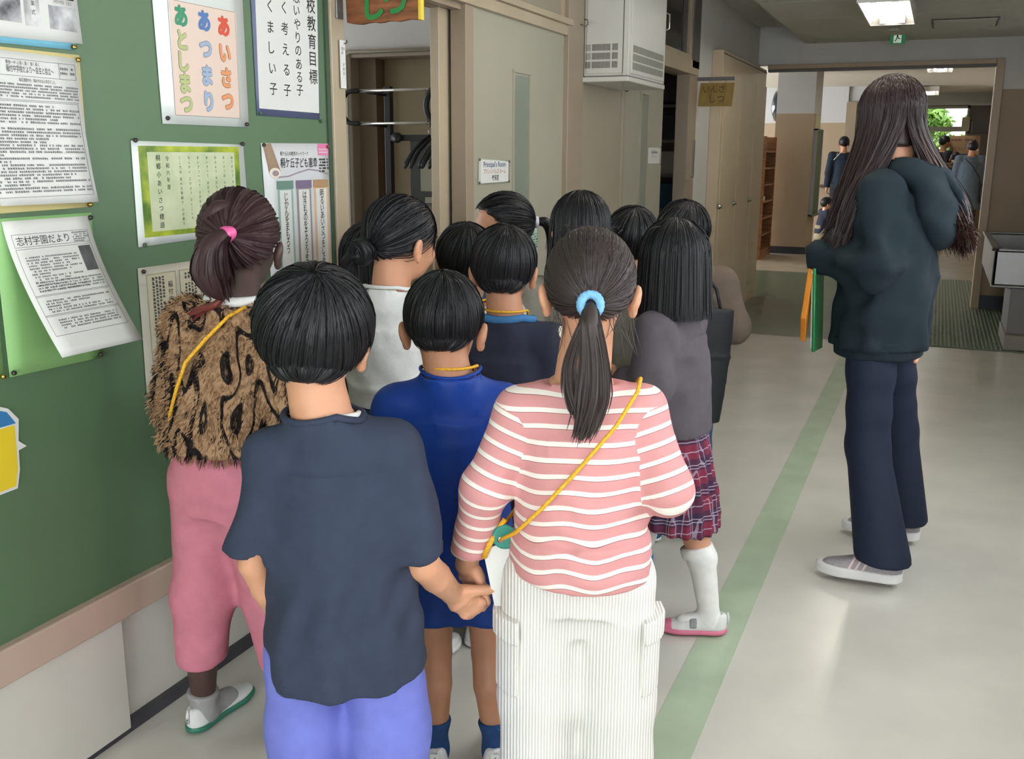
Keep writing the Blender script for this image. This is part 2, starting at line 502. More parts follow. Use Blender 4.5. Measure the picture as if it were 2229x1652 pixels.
# ---- end wall with the wide opening
ew = struct(MB().box(0.43, XR + 0.1, YE, YE + 0.12, 0, 1.955).build('wall_end', M_lowtan))
box('upper_wall', 0.43, XR + 0.1, YE, YE + 0.12, 1.955, 2.56, M_white, ew)
box('upper_wall', XW - 0.14, 0.43, YE, YE + 0.12, 2.215, 2.56, M_white, ew)
struct(box('baseboard_end', 0.43, XR + 0.1, YE - 0.012, YE, 0, 0.13, mat('navy_skirting', (40, 46, 56), rough=0.5)))
struct(box('trim_7', 0.372, 0.44, YE - 0.03, YE + 0.14, 0, 2.215, mat('tan_frame_paint', (170, 148, 122), rough=0.4), None, bevel=0.004))
t8 = struct(box('trim_8', -1.60, 0.3715, YE - 0.028, YE + 0.138, 2.172, 2.213, mat('tan_frame_paint', (0, 0, 0)), None, bevel=0.004))
box('track', -1.60, 0.38, YE, YE + 0.08, 2.15, 2.172, M_dark, t8)

# ---- ceiling: boards with fine joints, higher strip along the left wall
cl = struct(box('ceiling', -1.258, XR + 0.1, -3.2, YE + 0.12, ZC, ZC + 0.05, M_ceil))
struct(box('ceiling_strip', XW - 0.14, -1.258, -3.2, YE + 0.12, 2.555, 2.61, M_ceil))
box('ceiling_edge', -1.268, -1.258, -3.2, YE, ZC, 2.56, M_ceil, cl)
for k in range(6):
    yy = 9.15 - 0.91 * k
    box('ceiling_board', -1.25, XR, yy + 0.004, yy + 0.906, ZC - 0.004, ZC, M_ceil, cl)
hx = tag(empty('access_hatch', (0, 0, 0)), 'rectangular grey access hatch set in the corridor ceiling', 'hatch')
box('frame', -0.165, 0.31, 8.6, 9.16, ZC - 0.012, ZC - 0.0041, M_dark, hx, bevel=0.003)
box('lid', -0.15, 0.295, 8.625, 9.135, ZC - 0.016, ZC - 0.0121, M_ceil, hx)
o = MB().lathe([(0.0, 0), (0.045, 0), (0.045, 0.012), (0.03, 0.03), (0, 0.03)], (-0.45, 9.0, ZC - 0.0345), 'z', 16).build('smoke_detector', M_ceil, None, True)
tag(o, 'small round detector on the ceiling before the exit sign', 'detector')

# ---- fluorescent ceiling lights
M_tube = mat('lit_tube', (255, 250, 240), emit=(255, 247, 232), estr=40.0)
M_refl = mat('white_reflector', (235, 233, 228), rough=0.4)
def ceiling_light(x, y0, y1, z, label):
    t = tag(empty('ceiling_light', (x, (y0 + y1) / 2, z)), label, 'light', 'fluorescent ceiling lights')
    L = (y1 - y0) / 2
    m = MB()
    m.poly([(-0.15, -L, 0), (-0.15, L, 0), (-0.10, L - .05, 0.07), (-0.10, -L + .05, 0.07)])
    m.poly([(0.15, -L, 0), (0.10, -L + .05, 0.07), (0.10, L - .05, 0.07), (0.15, L, 0)])
    m.poly([(-0.15, -L, 0), (-0.10, -L + .05, 0.07), (0.10, -L + .05, 0.07), (0.15, -L, 0)])
    m.poly([(-0.15, L, 0), (0.15, L, 0), (0.10, L - .05, 0.07), (-0.10, L - .05, 0.07)])
    m.poly([(-0.10, -L + .05, 0.07), (-0.10, L - .05, 0.07), (0.10, L - .05, 0.07), (0.10, -L + .05, 0.07)])
    m.build('reflector', M_refl, t)
    m = MB()
    m.box(-0.16, -0.15, -L, L, -0.006, 0.08).box(0.15, 0.16, -L, L, -0.006, 0.08).box(-0.16, 0.16, -L - .01, -L, -0.006, 0.08).box(-0.16, 0.16, L, L + .01, -0.006, 0.08)
    m.build('housing', M_refl, t)
    for sx in (-0.065, 0.065):
        MB().tube([(sx, -L + 0.06, 0.025), (sx, L - 0.06, 0.025)], 0.016, 10).build('tube', M_tube, t, True)
        for e in (-1, 1):
            MB().box(sx - 0.02, sx + 0.02, e * (L - 0.04) - 0.02, e * (L - 0.04) + 0.02, 0.0, 0.06).build('lamp_holder', M_refl, t)
    return t
def cut_ceiling(x, y0, y1): pass
ceiling_light(-0.418, 6.9, 8.11, ZC - 0.085, 'lit fluorescent light on the corridor ceiling above the woman')
ceiling_light(-0.418, 2.9, 4.11, ZC - 0.085, 'lit fluorescent light on the corridor ceiling above the children')

# ---- right wall with windows (daylight side), wall behind the camera
wr = struct(box('wall_right', XR, XR + 0.1, -3.2, YE + 0.12, 0, 0.92, M_lowtan))
box('upper_wall', XR, XR + 0.1, -3.2, YE + 0.12, 2.28, 2.45, M_white, wr)
box('far_wall', XR, XR + 0.1, 5.0, YE + 0.12, 0.92, 2.28, M_white, wr)
k = 0
for yy in (-3.2, -1.2, 0.8, 2.8, 4.8):
    struct(box('window_%d' % (k + 2), XR + 0.02, XR + 0.07, yy, yy + 0.2, 0.92, 2.28, M_wmetal)); k += 1
    if yy < 4.8:
        portal('window_daylight', (XR + 0.5, yy + 1.1, 1.85), (0, math.radians(90), 0), 2.0, 2.0, 25)
wb = struct(box('wall_back', XW - 0.14, -1.45, -3.3, -3.2, 0, 2.5, M_white))
box('side_wall', 0.8, XR + 0.1, -3.3, -3.2, 0, 2.5, M_white, wb)
box('lintel', -1.45, 0.8, -3.3, -3.2, 2.25, 2.5, M_white, wb)
portal('entrance_daylight', (-0.33, -3.35, 1.15), (math.radians(90), 0, 0), 2.2, 2.2, 160)
# ---- inside the principal's room, seen through the open doorway
struct(box('floor_office', -4.4, XW - 0.02, 1.5, 4.75, -0.06, 0.0, M_floor2))
struct(box('wall_office_left', -4.4, -4.3, 1.5, 4.75, 0, 2.6, M_white))
struct(box('wall_office_near', -4.4, XW - 0.14, 1.5, 1.6, 0, 2.6, M_white))
struct(box('ceiling_office', -4.4, XW - 0.14, 1.5, 4.75, 2.56, 2.62, M_white))
wo = struct(box('wall_office', -4.3, XW - 0.14, 4.0, 4.10, 1.825, 2.56, M_white))
box('side_wall', -4.3, -2.53, 4.0, 4.10, 0, 1.825, M_white, wo)
dro = struct(box('door_3', -2.365, XW - 0.15, 4.10, 4.14, 0, 1.79, mat('brown_inner_door', (138, 124, 92), rough=0.45, var=0.03, vscale=3)))
box('frame', -2.53, -2.46, 3.965, 4.12, 0, 1.825, M_post, dro, bevel=0.003)
box('frame', -2.46, -2.37, 4.03, 4.14, 0, 1.79, mat('brown_jamb', (112, 94, 74), rough=0.5), dro)
box('frame', -2.46, XW - 0.15, 3.965, 4.12, 1.79, 1.825, M_post, dro, bevel=0.003)
MB().tube([(-2.475, 3.955, 0.02), (-2.475, 3.955, 1.80), (-2.46, 3.955, 1.812), (XW - 0.16, 3.955, 1.81)], 0.006, 6).build('cable', M_cream, dro, True)
box('closer_arm', -2.10, -1.95, 4.04, 4.06, 1.735, 1.745, M_chrome, dro)
# coat rack: two chrome rails between black loops
rk = tag(empty('coat_rack', (0, 0, 0)), 'coat rack with two chrome rails and black end loops inside the doorway', 'coat rack')
RY = 3.72
def loop(x, y, s):
    pts = [(x + 0.055, y, 1.632)]
    for k in range(9):
        a = math.pi / 2 + math.pi * k / 8
        pts.append((x + 0.045 * math.cos(a) * 1.0 + 0.02, y, 1.566 + 0.066 * math.sin(a)))
    pts.append((x + 0.055, y, 1.50))
    return pts
MB().tube(loop(-2.33, RY, 1), 0.0105, 10).build('end_loop', M_black, rk, True)
MB().tube([(-1.86 + 0.03, RY - .03, 1.645)] + loop(-1.915, RY - .03, 1) + [(-1.83, RY - .03, 1.49)], 0.0135, 10).build('end_loop', M_black, rk, True)
MB().tube([(-2.30, RY, 1.632), (-1.80, RY, 1.632)], 0.0065, 10).build('rail', M_chrome, rk, True)
MB().tube([(-2.30, RY, 1.50), (-1.80, RY, 1.50)], 0.0065, 10).build('rail', M_chrome, rk, True)
MB().tube([(-2.25, RY + 0.02, 1.628), (-2.19, RY + 0.10, 1.618)], 0.006, 8).build('arm', M_black, rk, True)
MB().tube([(-2.25, RY + 0.02, 1.497), (-2.19, RY + 0.10, 1.49)], 0.006, 8).build('arm', M_black, rk, True)
box('post', -2.205, -2.175, RY + 0.09, RY + 0.12, 0.02, 1.655, M_black, rk, bevel=0.003)
box('crossbar', -2.175, -1.83, RY + 0.09, RY + 0.115, 1.43, 1.455, M_black, rk, bevel=0.002)
MB().lathe([(0.0, 0), (0.022, 0.003), (0.022, 0.02), (0, 0.025)], (-2.14, RY + 0.07, 1.443), 'y', 16).build('clamp_knob', M_black, rk, True)
box('base', -2.23, -2.15, RY - 0.1, RY + 0.3, 0, 0.03, M_black, rk, bevel=0.004)
mr = tag(empty('mirror_board', (0, 0, 0)), 'framed dark mirror board hanging behind the coat hangers', 'mirror')
box('glass', -2.10, -1.885, RY + 0.125, RY + 0.135, 1.165, 1.452, mat('mirror_glass', (70, 74, 70), rough=0.12, metal=0.6), mr)
box('frame', -1.887, -1.877, RY + 0.12, RY + 0.14, 1.155, 1.46, M_chrome, mr)
box('frame', -2.10, -1.877, RY + 0.12, RY + 0.14, 1.155, 1.163, M_dark, mr)
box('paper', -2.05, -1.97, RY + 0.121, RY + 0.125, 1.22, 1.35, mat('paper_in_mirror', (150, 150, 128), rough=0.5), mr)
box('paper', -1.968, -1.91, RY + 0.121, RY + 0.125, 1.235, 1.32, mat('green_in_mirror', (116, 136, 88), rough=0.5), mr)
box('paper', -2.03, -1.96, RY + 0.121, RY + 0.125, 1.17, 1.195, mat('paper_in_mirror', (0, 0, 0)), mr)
for dx in (0, 0.022):
    box('handle_mark', -1.945 + dx, -1.939 + dx, RY + 0.119, RY + 0.121, 1.25, 1.292, M_black, mr)
def hanger(x, y, rz, lab):
    t = tag(empty('coat_hanger', (x, y, 1.50), rz), lab, 'hanger', 'black hangers on the chrome rail')
    pts = [(0, 0, -0.02)]
    MB().tube([(0, 0, -0.06), (0, 0, -0.022), (0.012, 0, -0.012), (0.013, 0, 0.004), (0.0, 0, 0.012), (-0.011, 0, 0.004)], 0.0022, 6).build('hook', M_chrome, t, True)
    m = MB()
    for s in (-1, 1):
        m.tube([(0, 0, -0.055), (s * 0.04, 0, -0.075), (s * 0.10, 0.0, -0.115), (s * 0.145, 0.0, -0.165), (s * 0.152, 0, -0.18)], [0.006, 0.008, 0.0095, 0.0105, 0.005], 10)
    m.build('shoulder_bar', mat('hanger_black', (26, 27, 32), rough=0.38), t, True)
_hl = ('leftmost black coat hanger on the chrome rail in the doorway', 'second black coat hanger from the left on the chrome rail', 'third black coat hanger from the left on the chrome rail', 'fourth black coat hanger from the left, against the black loop', 'rightmost black coat hanger beside the sliding door edge')
for k, (hx_, hr) in enumerate(((-1.945, 78), (-1.925, 80), (-1.885, 80), (-1.868, 78), (-1.85, 84))):
    hanger(hx_, RY, math.radians(hr), _hl[k])

# ---- lobby beyond the opening
M_tan2 = mat('lobby_tan_paint', (170, 152, 128), rough=0.6, var=0.03, vscale=3)
M_wgrey = mat('lobby_white_paint', (196, 198, 200), rough=0.7)
struct(box('ceiling_lobby', -7.0, XR + 0.6, YE + 0.12, 21.6, 2.56, 2.62, M_ceil))
pc = struct(box('wall_column', -2.19, -1.675, 14.68, 15.55, 0, 1.943, M_tan2))
box('upper_wall', -2.19, -1.675, 14.68, 15.55, 1.943, 2.56, M_wgrey, pc)
struct(MB().box(-2.2, -1.665, 14.67, 15.56, 0, 0.10).build('baseboard_column', mat('navy_skirting', (0, 0, 0))))
lb = struct(box('wall_lobby', -7.0, -1.45, 19.0, 19.1, 0, 1.943, M_tan2))
box('upper_wall', -7.0, -1.60, 19.0, 19.1, 1.943, 2.56, M_wgrey, lb)
box('upper_wall', -1.60, -0.45, 19.05, 19.15, 2.25, 2.56, M_wgrey, lb)
struct(box('trim_9', -1.62, -1.45, 18.96, 19.1, 0, 2.3, M_post))
o = box('door_4', -1.45, -0.6, 19.06, 19.1, 0, 2.25, mat('lit_pane', (150, 156, 118), rough=0.3)); struct(o)
struct(box('wall_lobby_left', -7.1, -7.0, YE, 21.6, 0, 2.6, M_tan2))
struct(box('wall_lobby_right', 0.95, 1.05, YE + 0.12, 21.6, 0, 2.6, M_tan2))
struct(MB().box(XW - 5.3, XW - 0.14, YE, YE + 0.12, 0, 2.56).build('wall_lobby_near', M_tan2))
cb = tag(empty('chalk_board', (0, 0, 0)), 'narrow green chalkboard mounted on the side of the tan column', 'board')
box('panel', -1.675, -1.63, 14.8, 15.5, 0.55, 1.72, mat('chalk_green', (86, 104, 76), rough=0.5), cb)
box('frame', -1.675, -1.62, 14.78, 14.80, 0.53, 1.74, M_steel, cb); box('frame', -1.675, -1.62, 15.5, 15.52, 0.53, 1.74, M_steel, cb)
box('frame', -1.675, -1.6, 14.78, 15.52, 0.52, 0.55, M_steel, cb); box('frame', -1.675, -1.62, 14.78, 15.52, 1.72, 1.74, M_steel, cb)
o = box('notice_card', -1.675, -1.668, 14.9, 15.45, 1.74, 1.935, mat('pale_notice', (196, 200, 160), rough=0.4)); tag(o, 'pale green notice card above the chalkboard on the column', 'notice')
o = MB().lathe([(0.235, 0.0), (0.235, -0.02), (0.2, -0.07), (0.1, -0.105), (0, -0.115)], (-2.192, 15.0, 2.06), 'x', 24).build('convex_mirror', mat('mirror_dark', (60, 68, 78), rough=0.15, metal=0.5), None, True)
tag(o, 'dark domed convex mirror fixed to the left side of the tan column', 'mirror')
# wooden cubby shelf beside the column
cs = tag(empty('cubby_shelf', (-2.2, 13.6, 0)), 'tall wooden cubby shelf standing between the cabinet and the column', 'shelf')
MB().box(-0.32, -0.29, 0, 0.9, 0, 1.62).build('back_panel', mat('shelf_dark', (60, 46, 38), rough=0.6), cs)
for yy in (0.0, 0.88):
    MB().box(-0.3, 0.07, yy, yy + 0.03, 0, 1.62).build('side_panel', M_wood, cs)
for k in range(7):
    MB().box(-0.3, 0.065, 0.03, 0.88, 0.09 + 0.22 * k, 0.115 + 0.22 * k).build('shelf_board', M_wood, cs)
MB().box(-0.3, 0.06, 0.03, 0.88, 0, 0.09).build('plinth', M_wood, cs)
o = box('book_stack', -2.42, -2.16, 13.66, 13.95, 0.775, 0.83, mat('book_white', (196, 196, 200), rough=0.6)); tag(o, 'white book lying in the wooden cubby shelf', 'book')
o = box('book', -2.45, -2.16, 13.7, 13.85, 1.435, 1.56, mat('book_pale', (160, 158, 156), rough=0.6)); tag(o, 'pale book standing in the top cubby of the wooden shelf', 'book')
# hand rail on the lobby wall
hr = tag(empty('hand_rail', (0, 0, 0)), 'brown hand rail along the tan lobby wall', 'rail')
MB().tube([(-2.4, 18.9, 0.84), (-1.62, 18.9, 0.845)], 0.022, 8).build('bar', mat('rail_brown', (126, 104, 84), rough=0.5), hr, True)
for xx in (-2.3, -1.66):
    MB().tube([(xx, 18.9, 0.83), (xx, 18.9, 0.74), (xx, 19.0, 0.72)], 0.015, 8).build('bracket', M_steel, hr, True)
# far end: glazed wall, foliage outside
YF = 21.5
M_trimf = mat('far_frame', (150, 148, 140), rough=0.5)
ef = struct(box('wall_far', -1.6, 1.0, YF, YF + 0.1, 2.32, 2.6, M_wgrey))
box('sill_wall', -1.6, 1.0, YF, YF + 0.1, 0, 0.85, M_tan2, ef)
box('side_wall', 0.42, 1.0, YF, YF + 0.1, 0.85, 2.32, mat('far_dark_wall', (100, 96, 92), rough=0.7), ef)
wf = struct(MB().box(-0.47, -0.42, YF, YF + 0.08, 0.85, 2.32).build('window_8', M_trimf))
for a in ((-1.6, 0.42, 1.84, 1.93), (-1.6, 0.42, 0.83, 0.88), (-1.6, 0.42, 2.27, 2.33)):
    box('window_frame', a[0], a[1], YF, YF + 0.08, a[2], a[3], M_trimf, wf)
box('window_frame', -1.05, -1.0, YF, YF + 0.08, 0.85, 2.32, M_trimf, wf); box('window_frame', 0.38, 0.43, YF, YF + 0.08, 0.85, 2.32, M_trimf, wf)
M_pane = mat('window_pane', (235, 240, 238), rough=0.02, trans=1.0); M_pane.node_tree.nodes['Principled BSDF'].inputs['IOR'].default_value = 1.02
for (a, b_) in ((-1.6, -1.05), (-1.0, -0.47), (-0.42, 0.38)):
    for (z0, z1) in ((0.88, 1.84), (1.93, 2.27)):
        box('pane', a, b_, YF + 0.03, YF + 0.036, z0, z1, M_pane, wf)
portal('far_window_daylight', (-0.6, YF + 0.2, 1.6), (math.radians(-90), 0, 0), 2.1, 1.5, 0)
struct(box('ground_outside', -8, 8, YF + 0.1, 40, -0.1, -0.05, mat('soil', (110, 110, 84), rough=0.9)))
def bush(x, y, h, r, n, seed, name, label, col, col2):
    rd = random.Random(seed)
    t = tag(empty(name, (x, y, 0)), label, 'bush', 'greenery outside the far window')
    MB().tube([(0, 0, 0), (0.03, 0, h * 0.5), (0, 0.05, h * 0.9)], [0.05, 0.035, 0.01], 6).build('stem', M_wood, t)
    m = MB()
    for _ in range(n):
        a = rd.uniform(0, 6.283); rr = r * math.sqrt(rd.random()); z = h * rd.uniform(0.15, 1.0)
        rr *= math.sqrt(max(0.05, 1 - ((z / h - 0.5) / 0.56) ** 2))
        c = Vector((rr * math.cos(a), rr * math.sin(a), z))
        e = Euler((rd.uniform(-1.2, 1.2), rd.uniform(-1.2, 1.2), rd.uniform(0, 6.28)))
        L = rd.uniform(0.07, 0.13); W = L * 0.42
        m.poly([c + (e.to_matrix() @ Vector(p)) for p in ((-L, 0, 0), (-L * .2, -W, 0.01), (L, 0, 0.0), (-L * .2, W, 0.01))])
    f = m.build('foliage', mat(name + '_leaf', col, rough=0.5, var=0.5, vscale=3, col2=col2), t)
    f['kind'] = 'stuff'
bush(-0.35, 23.2, 2.35, .68, 2000, 1, 'leafy_bush', 'bright green leafy bush outside the far window', (96, 150, 62), (190, 222, 120))
bush(1.0, 23.6, 2.9, .68, 1600, 2, 'yellow_green_tree', 'yellow green tree outside the right half of the far window', (120, 160, 60), (226, 230, 120))
bush(-1.75, 23.6, 2.6, .7, 1600, 3, 'dark_green_bush', 'darker green bush outside the left of the far window', (80, 128, 60), (150, 190, 100))
# notice board and dark cabinet at the far right
nb = tag(empty('display_board', (0, 0, 0)), 'tall display board with blue landscape photo before the far window', 'board')
box('panel', 0.12, 0.62, 20.3, 20.36, 0.4, 1.74, mat('board_tan', (170, 142, 112), rough=0.6), nb)
box('photo', 0.13, 0.55, 20.29, 20.30, 0.9, 1.42, mat('landscape_print', (74, 88, 112), rough=0.5, var=0.35, vscale=3), nb)
pb = Print().row('フロストフラワー', 0.36, 1.475, 0.075, center=True, width=0.42).lines(0.14, 0.58, 1.60, 1.70, 0.05, 0.03, seed=3)
pb.build('lettering', mat('sign_brown_ink', (110, 70, 60), rough=0.6), nb, lambda u, v, h: (u, 20.29 - h, v))
o = box('wall_speaker', 0.45, 0.75, 20.1, 20.28, 1.78, 2.0, mat('speaker_grey', (52, 50, 52), rough=0.6), None, bevel=0.01); tag(o, 'dark grey box mounted above the display board', 'box')
o = box('roller_blind', 0.3, 0.44, YF - 0.1, YF - 0.04, 1.84, 2.1, mat('blind_beige', (160, 152, 130), rough=0.7)); tag(o, 'beige half-lowered blind beside the far window', 'blind')
ceiling_light(-0.12, 13.7, 14.9, 2.47, 'lit fluorescent light on the lobby ceiling just beyond the opening')
ceiling_light(-0.30, 19.2, 20.4, 2.47, 'lit fluorescent light on the lobby ceiling near the far window')

# added area lights that brighten the lobby and office; no windows are built there
portal('lobby_fill_light', (-6.9, 15.5, 1.5), (0, math.radians(-90), 0), 1.6, 6.0, 760)
portal('office_fill_light', (-4.25, 2.9, 1.5), (0, math.radians(-90), 0), 1.4, 1.8, 50)
# ---- stainless steel sink on the right
sk = tag(empty('sink', (0, 0, 0)), 'long stainless steel washing trough by the right corridor wall', 'sink')
m = MB()
x0, x1, y0, y1, zt, zb = 0.415, XR - 0.02, 7.95, 9.75, 0.715, 0.47
m.box(x0, x1, y0, y0 + 0.03, zb, zt).box(x0, x1, y1 - 0.03, y1, zb, zt).box(x0, x0 + 0.03, y0, y1, zb, zt).box(x1 - 0.03, x1, y0, y1, zb, zt).box(x0, x1, y0, y1, zb - 0.02, zb)
m.build('basin', M_steel, sk, bevel=0.008)
m = MB(); m.box(x0 - 0.02, x1, y0 - 0.02, y0 + 0.035, zt, zt + 0.018).box(x0 - 0.02, x0 + 0.035, y0 - 0.02, y1, zt, zt + 0.018).box(x0 - 0.02, x1, y1 - 0.035, y1, zt, zt + 0.018)
m.build('rim', M_steel, sk, bevel=0.006)
box('backsplash', x1 - 0.03, XR - 0.002, y0, y1, zt, zt + 0.22, M_steel, sk, bevel=0.004)
box('pedestal', 0.55, XR - 0.02, 7.97, 8.6, 0.115, zb, mat('pedestal_grey', (112, 112, 112), rough=0.5), sk, bevel=0.004)
box('plinth', 0.54, XR - 0.02, 7.9, 8.6, 0.007, 0.115, mat('pedestal_stone', (136, 130, 122), rough=0.6, var=0.05), sk, bevel=0.004)
for k in range(2):
    yy = 8.6 + 0.6 * k
    MB().tube([(XR - 0.04, yy, zt + 0.17), (XR - 0.16, yy, zt + 0.19), (XR - 0.2, yy, zt + 0.17), (XR - 0.2, yy, zt + 0.12)], 0.012, 8).build('faucet', M_chrome, sk, True)

# ---- exit sign
ex = tag(empty('exit_sign', (0, 0, 0)), 'green emergency exit sign with running man hanging from the ceiling', 'sign')
box('housing', -0.503, -0.380, 9.6, 9.63, 2.325, 2.445, mat('exit_green', (20, 130, 82), rough=0.4, emit=(20, 140, 86), estr=0.35), ex, bevel=0.002)
box('mount', -0.48, -0.41, 9.6, 9.63, 2.445, ZC + 0.05, M_ceil, ex)
fm = lambda u, v, h: (u, 9.6 - h, v)
p = Print(); p.poly([(-0.475, 2.332), (-0.412, 2.332), (-0.412, 2.437), (-0.475, 2.437)])
p.build('pictogram_field', mat('exit_white', (228, 240, 222), rough=0.4, emit=(228, 244, 222), estr=0.5), ex, fm, 0.0008)
p = Print(); p.ellipse(-0.452, 2.424, 0.0065, 0.0065, 12)
p.stroke([(-0.450, 2.413), (-0.444, 2.385)], 0.013).stroke([(-0.446, 2.388), (-0.452, 2.362), (-0.463, 2.345)], 0.008).stroke([(-0.444, 2.386), (-0.434, 2.366), (-0.418, 2.366)], 0.008)
p.stroke([(-0.450, 2.412), (-0.466, 2.402), (-0.470, 2.393)], 0.006).stroke([(-0.448, 2.413), (-0.432, 2.408), (-0.424, 2.396)], 0.006)
p.build('running_figure', mat('exit_figure', (12, 92, 58), rough=0.5), ex, fm, 0.0016)
# ================================================================== solid shapes by distance fields
f32 = np.float32
def A3(*p): return np.array(p, dtype=f32)

class S:
    """distance field with a bounding box"""
    def __init__(s, f, lo, hi): s.f = f; s.lo = np.array(lo, f32); s.hi = np.array(hi, f32)
    def __call__(s, P): return s.f(P)

def cap(a, b, ra, rb=None):
    rb = ra if rb is None else rb
    a = np.array(a, f32); b = np.array(b, f32); ba = b - a; l2 = float(ba @ ba) + 1e-12; r = max(ra, rb)
    def f(P):
        pa = P - a
        sb = pa @ ba; t = np.clip(sb / l2, 0, 1)
        d2 = np.einsum('ij,ij->i', pa, pa) - 2 * t * sb + t * t * l2
        return np.sqrt(np.maximum(d2, 0)) - (ra + (rb - ra) * t)
    return S(f, np.minimum(a, b) - r, np.maximum(a, b) + r)

def ell(c, r, R=None):
    c = np.array(c, f32); r = np.array(r, f32)
    def f(P):
        q = P - c
        if R is not None: q = q @ R
        k0 = np.sqrt(((q / r) ** 2).sum(1)) + 1e-6; k1 = np.sqrt(((q / (r * r)) ** 2).sum(1)) + 1e-6
        return k0 * (k0 - 1) / k1
    m = r.max() if R is not None else r
    return S(f, c - m, c + m)

def tube(pts, wd, right=(1, 0, 0), flat=False):
    """elliptical sweep through pts; wd gives (half width, half depth) at each point"""
    pts = [np.array(p, f32) for p in pts]; right = np.array(right, f32)
    segs = []
    for i in range(len(pts) - 1):
        a, b = pts[i], pts[i + 1]; ax = b - a; L = float(np.linalg.norm(ax)); ax = ax / L
        u = right - ax * (right @ ax); u = u / np.linalg.norm(u); v = np.cross(ax, u)
        segs.append((a, ax, L, u, v, wd[i], wd[i + 1]))
    def f(P):
        out = None
        for (a, ax, L, u, v, w0, w1) in segs:
            q = P - a; s = q @ ax; t = np.clip(s / L, 0, 1); e = s - t * L
            w = w0[0] + (w1[0] - w0[0]) * t; d = w0[1] + (w1[1] - w0[1]) * t
            qu = (q @ u) / w; qv = (q @ v) / d
            k0 = np.sqrt(qu * qu + qv * qv) + 1e-6; k1 = np.sqrt((qu / w) ** 2 + (qv / d) ** 2) + 1e-6
            dd = k0 * (k0 - 1) / k1
            dd = np.where(np.abs(e) > 1e-6, np.where(dd > 0, np.sqrt(dd * dd + e * e), np.maximum(dd, np.abs(e) - 0.5 * np.minimum(w, d) if not flat else np.abs(e))), dd)
            out = dd if out is None else smin(out, dd, 0.012)
        return out
    m = max(max(x) for x in wd)
    return S(f, np.min(pts, 0) - m, np.max(pts, 0) + m)

def smin(a, b, k):
    h = np.clip(0.5 + 0.5 * (b - a) / k, 0, 1)
    return b + (a - b) * h - k * h * (1 - h)

def U(k, *fs):
    fs = [x for x in fs if x is not None]
    def f(P):
        d = fs[0](P)
        for g in fs[1:]: d = smin(d, g(P), k)
        return d
    return S(f, np.min([x.lo for x in fs], 0) - 0.004, np.max([x.hi for x in fs], 0) + 0.004)

def cut(s, g, k=0.004):
    """s minus g"""
    return S(lambda P: -smin(-s(P), g(P), k), s.lo, s.hi)

def clip(s, p, n, k=0.003):
    """keep the part of s on the side of plane (p, n) that n points away from"""
    p = np.array(p, f32); n = np.array(n, f32); n = n / np.linalg.norm(n)
    return S(lambda P: -smin(-s(P), -((P - p) @ n), k), s.lo, s.hi)

def disp(s, g): return S(lambda P: s(P) + g(P), s.lo - 0.012, s.hi + 0.012)

def sn(P, scale, seed, aniso=(1, 1, 1), n=5):
    rd = np.random.RandomState(seed); out = 0
    for _ in range(n):
        k = rd.normal(size=3); k /= np.linalg.norm(k); k = (k * scale * rd.uniform(0.7, 1.4) * np.array(aniso)).astype(f32)
        out = out + np.sin(P @ k + f32(rd.uniform(0, 6.28)))
    return out / n

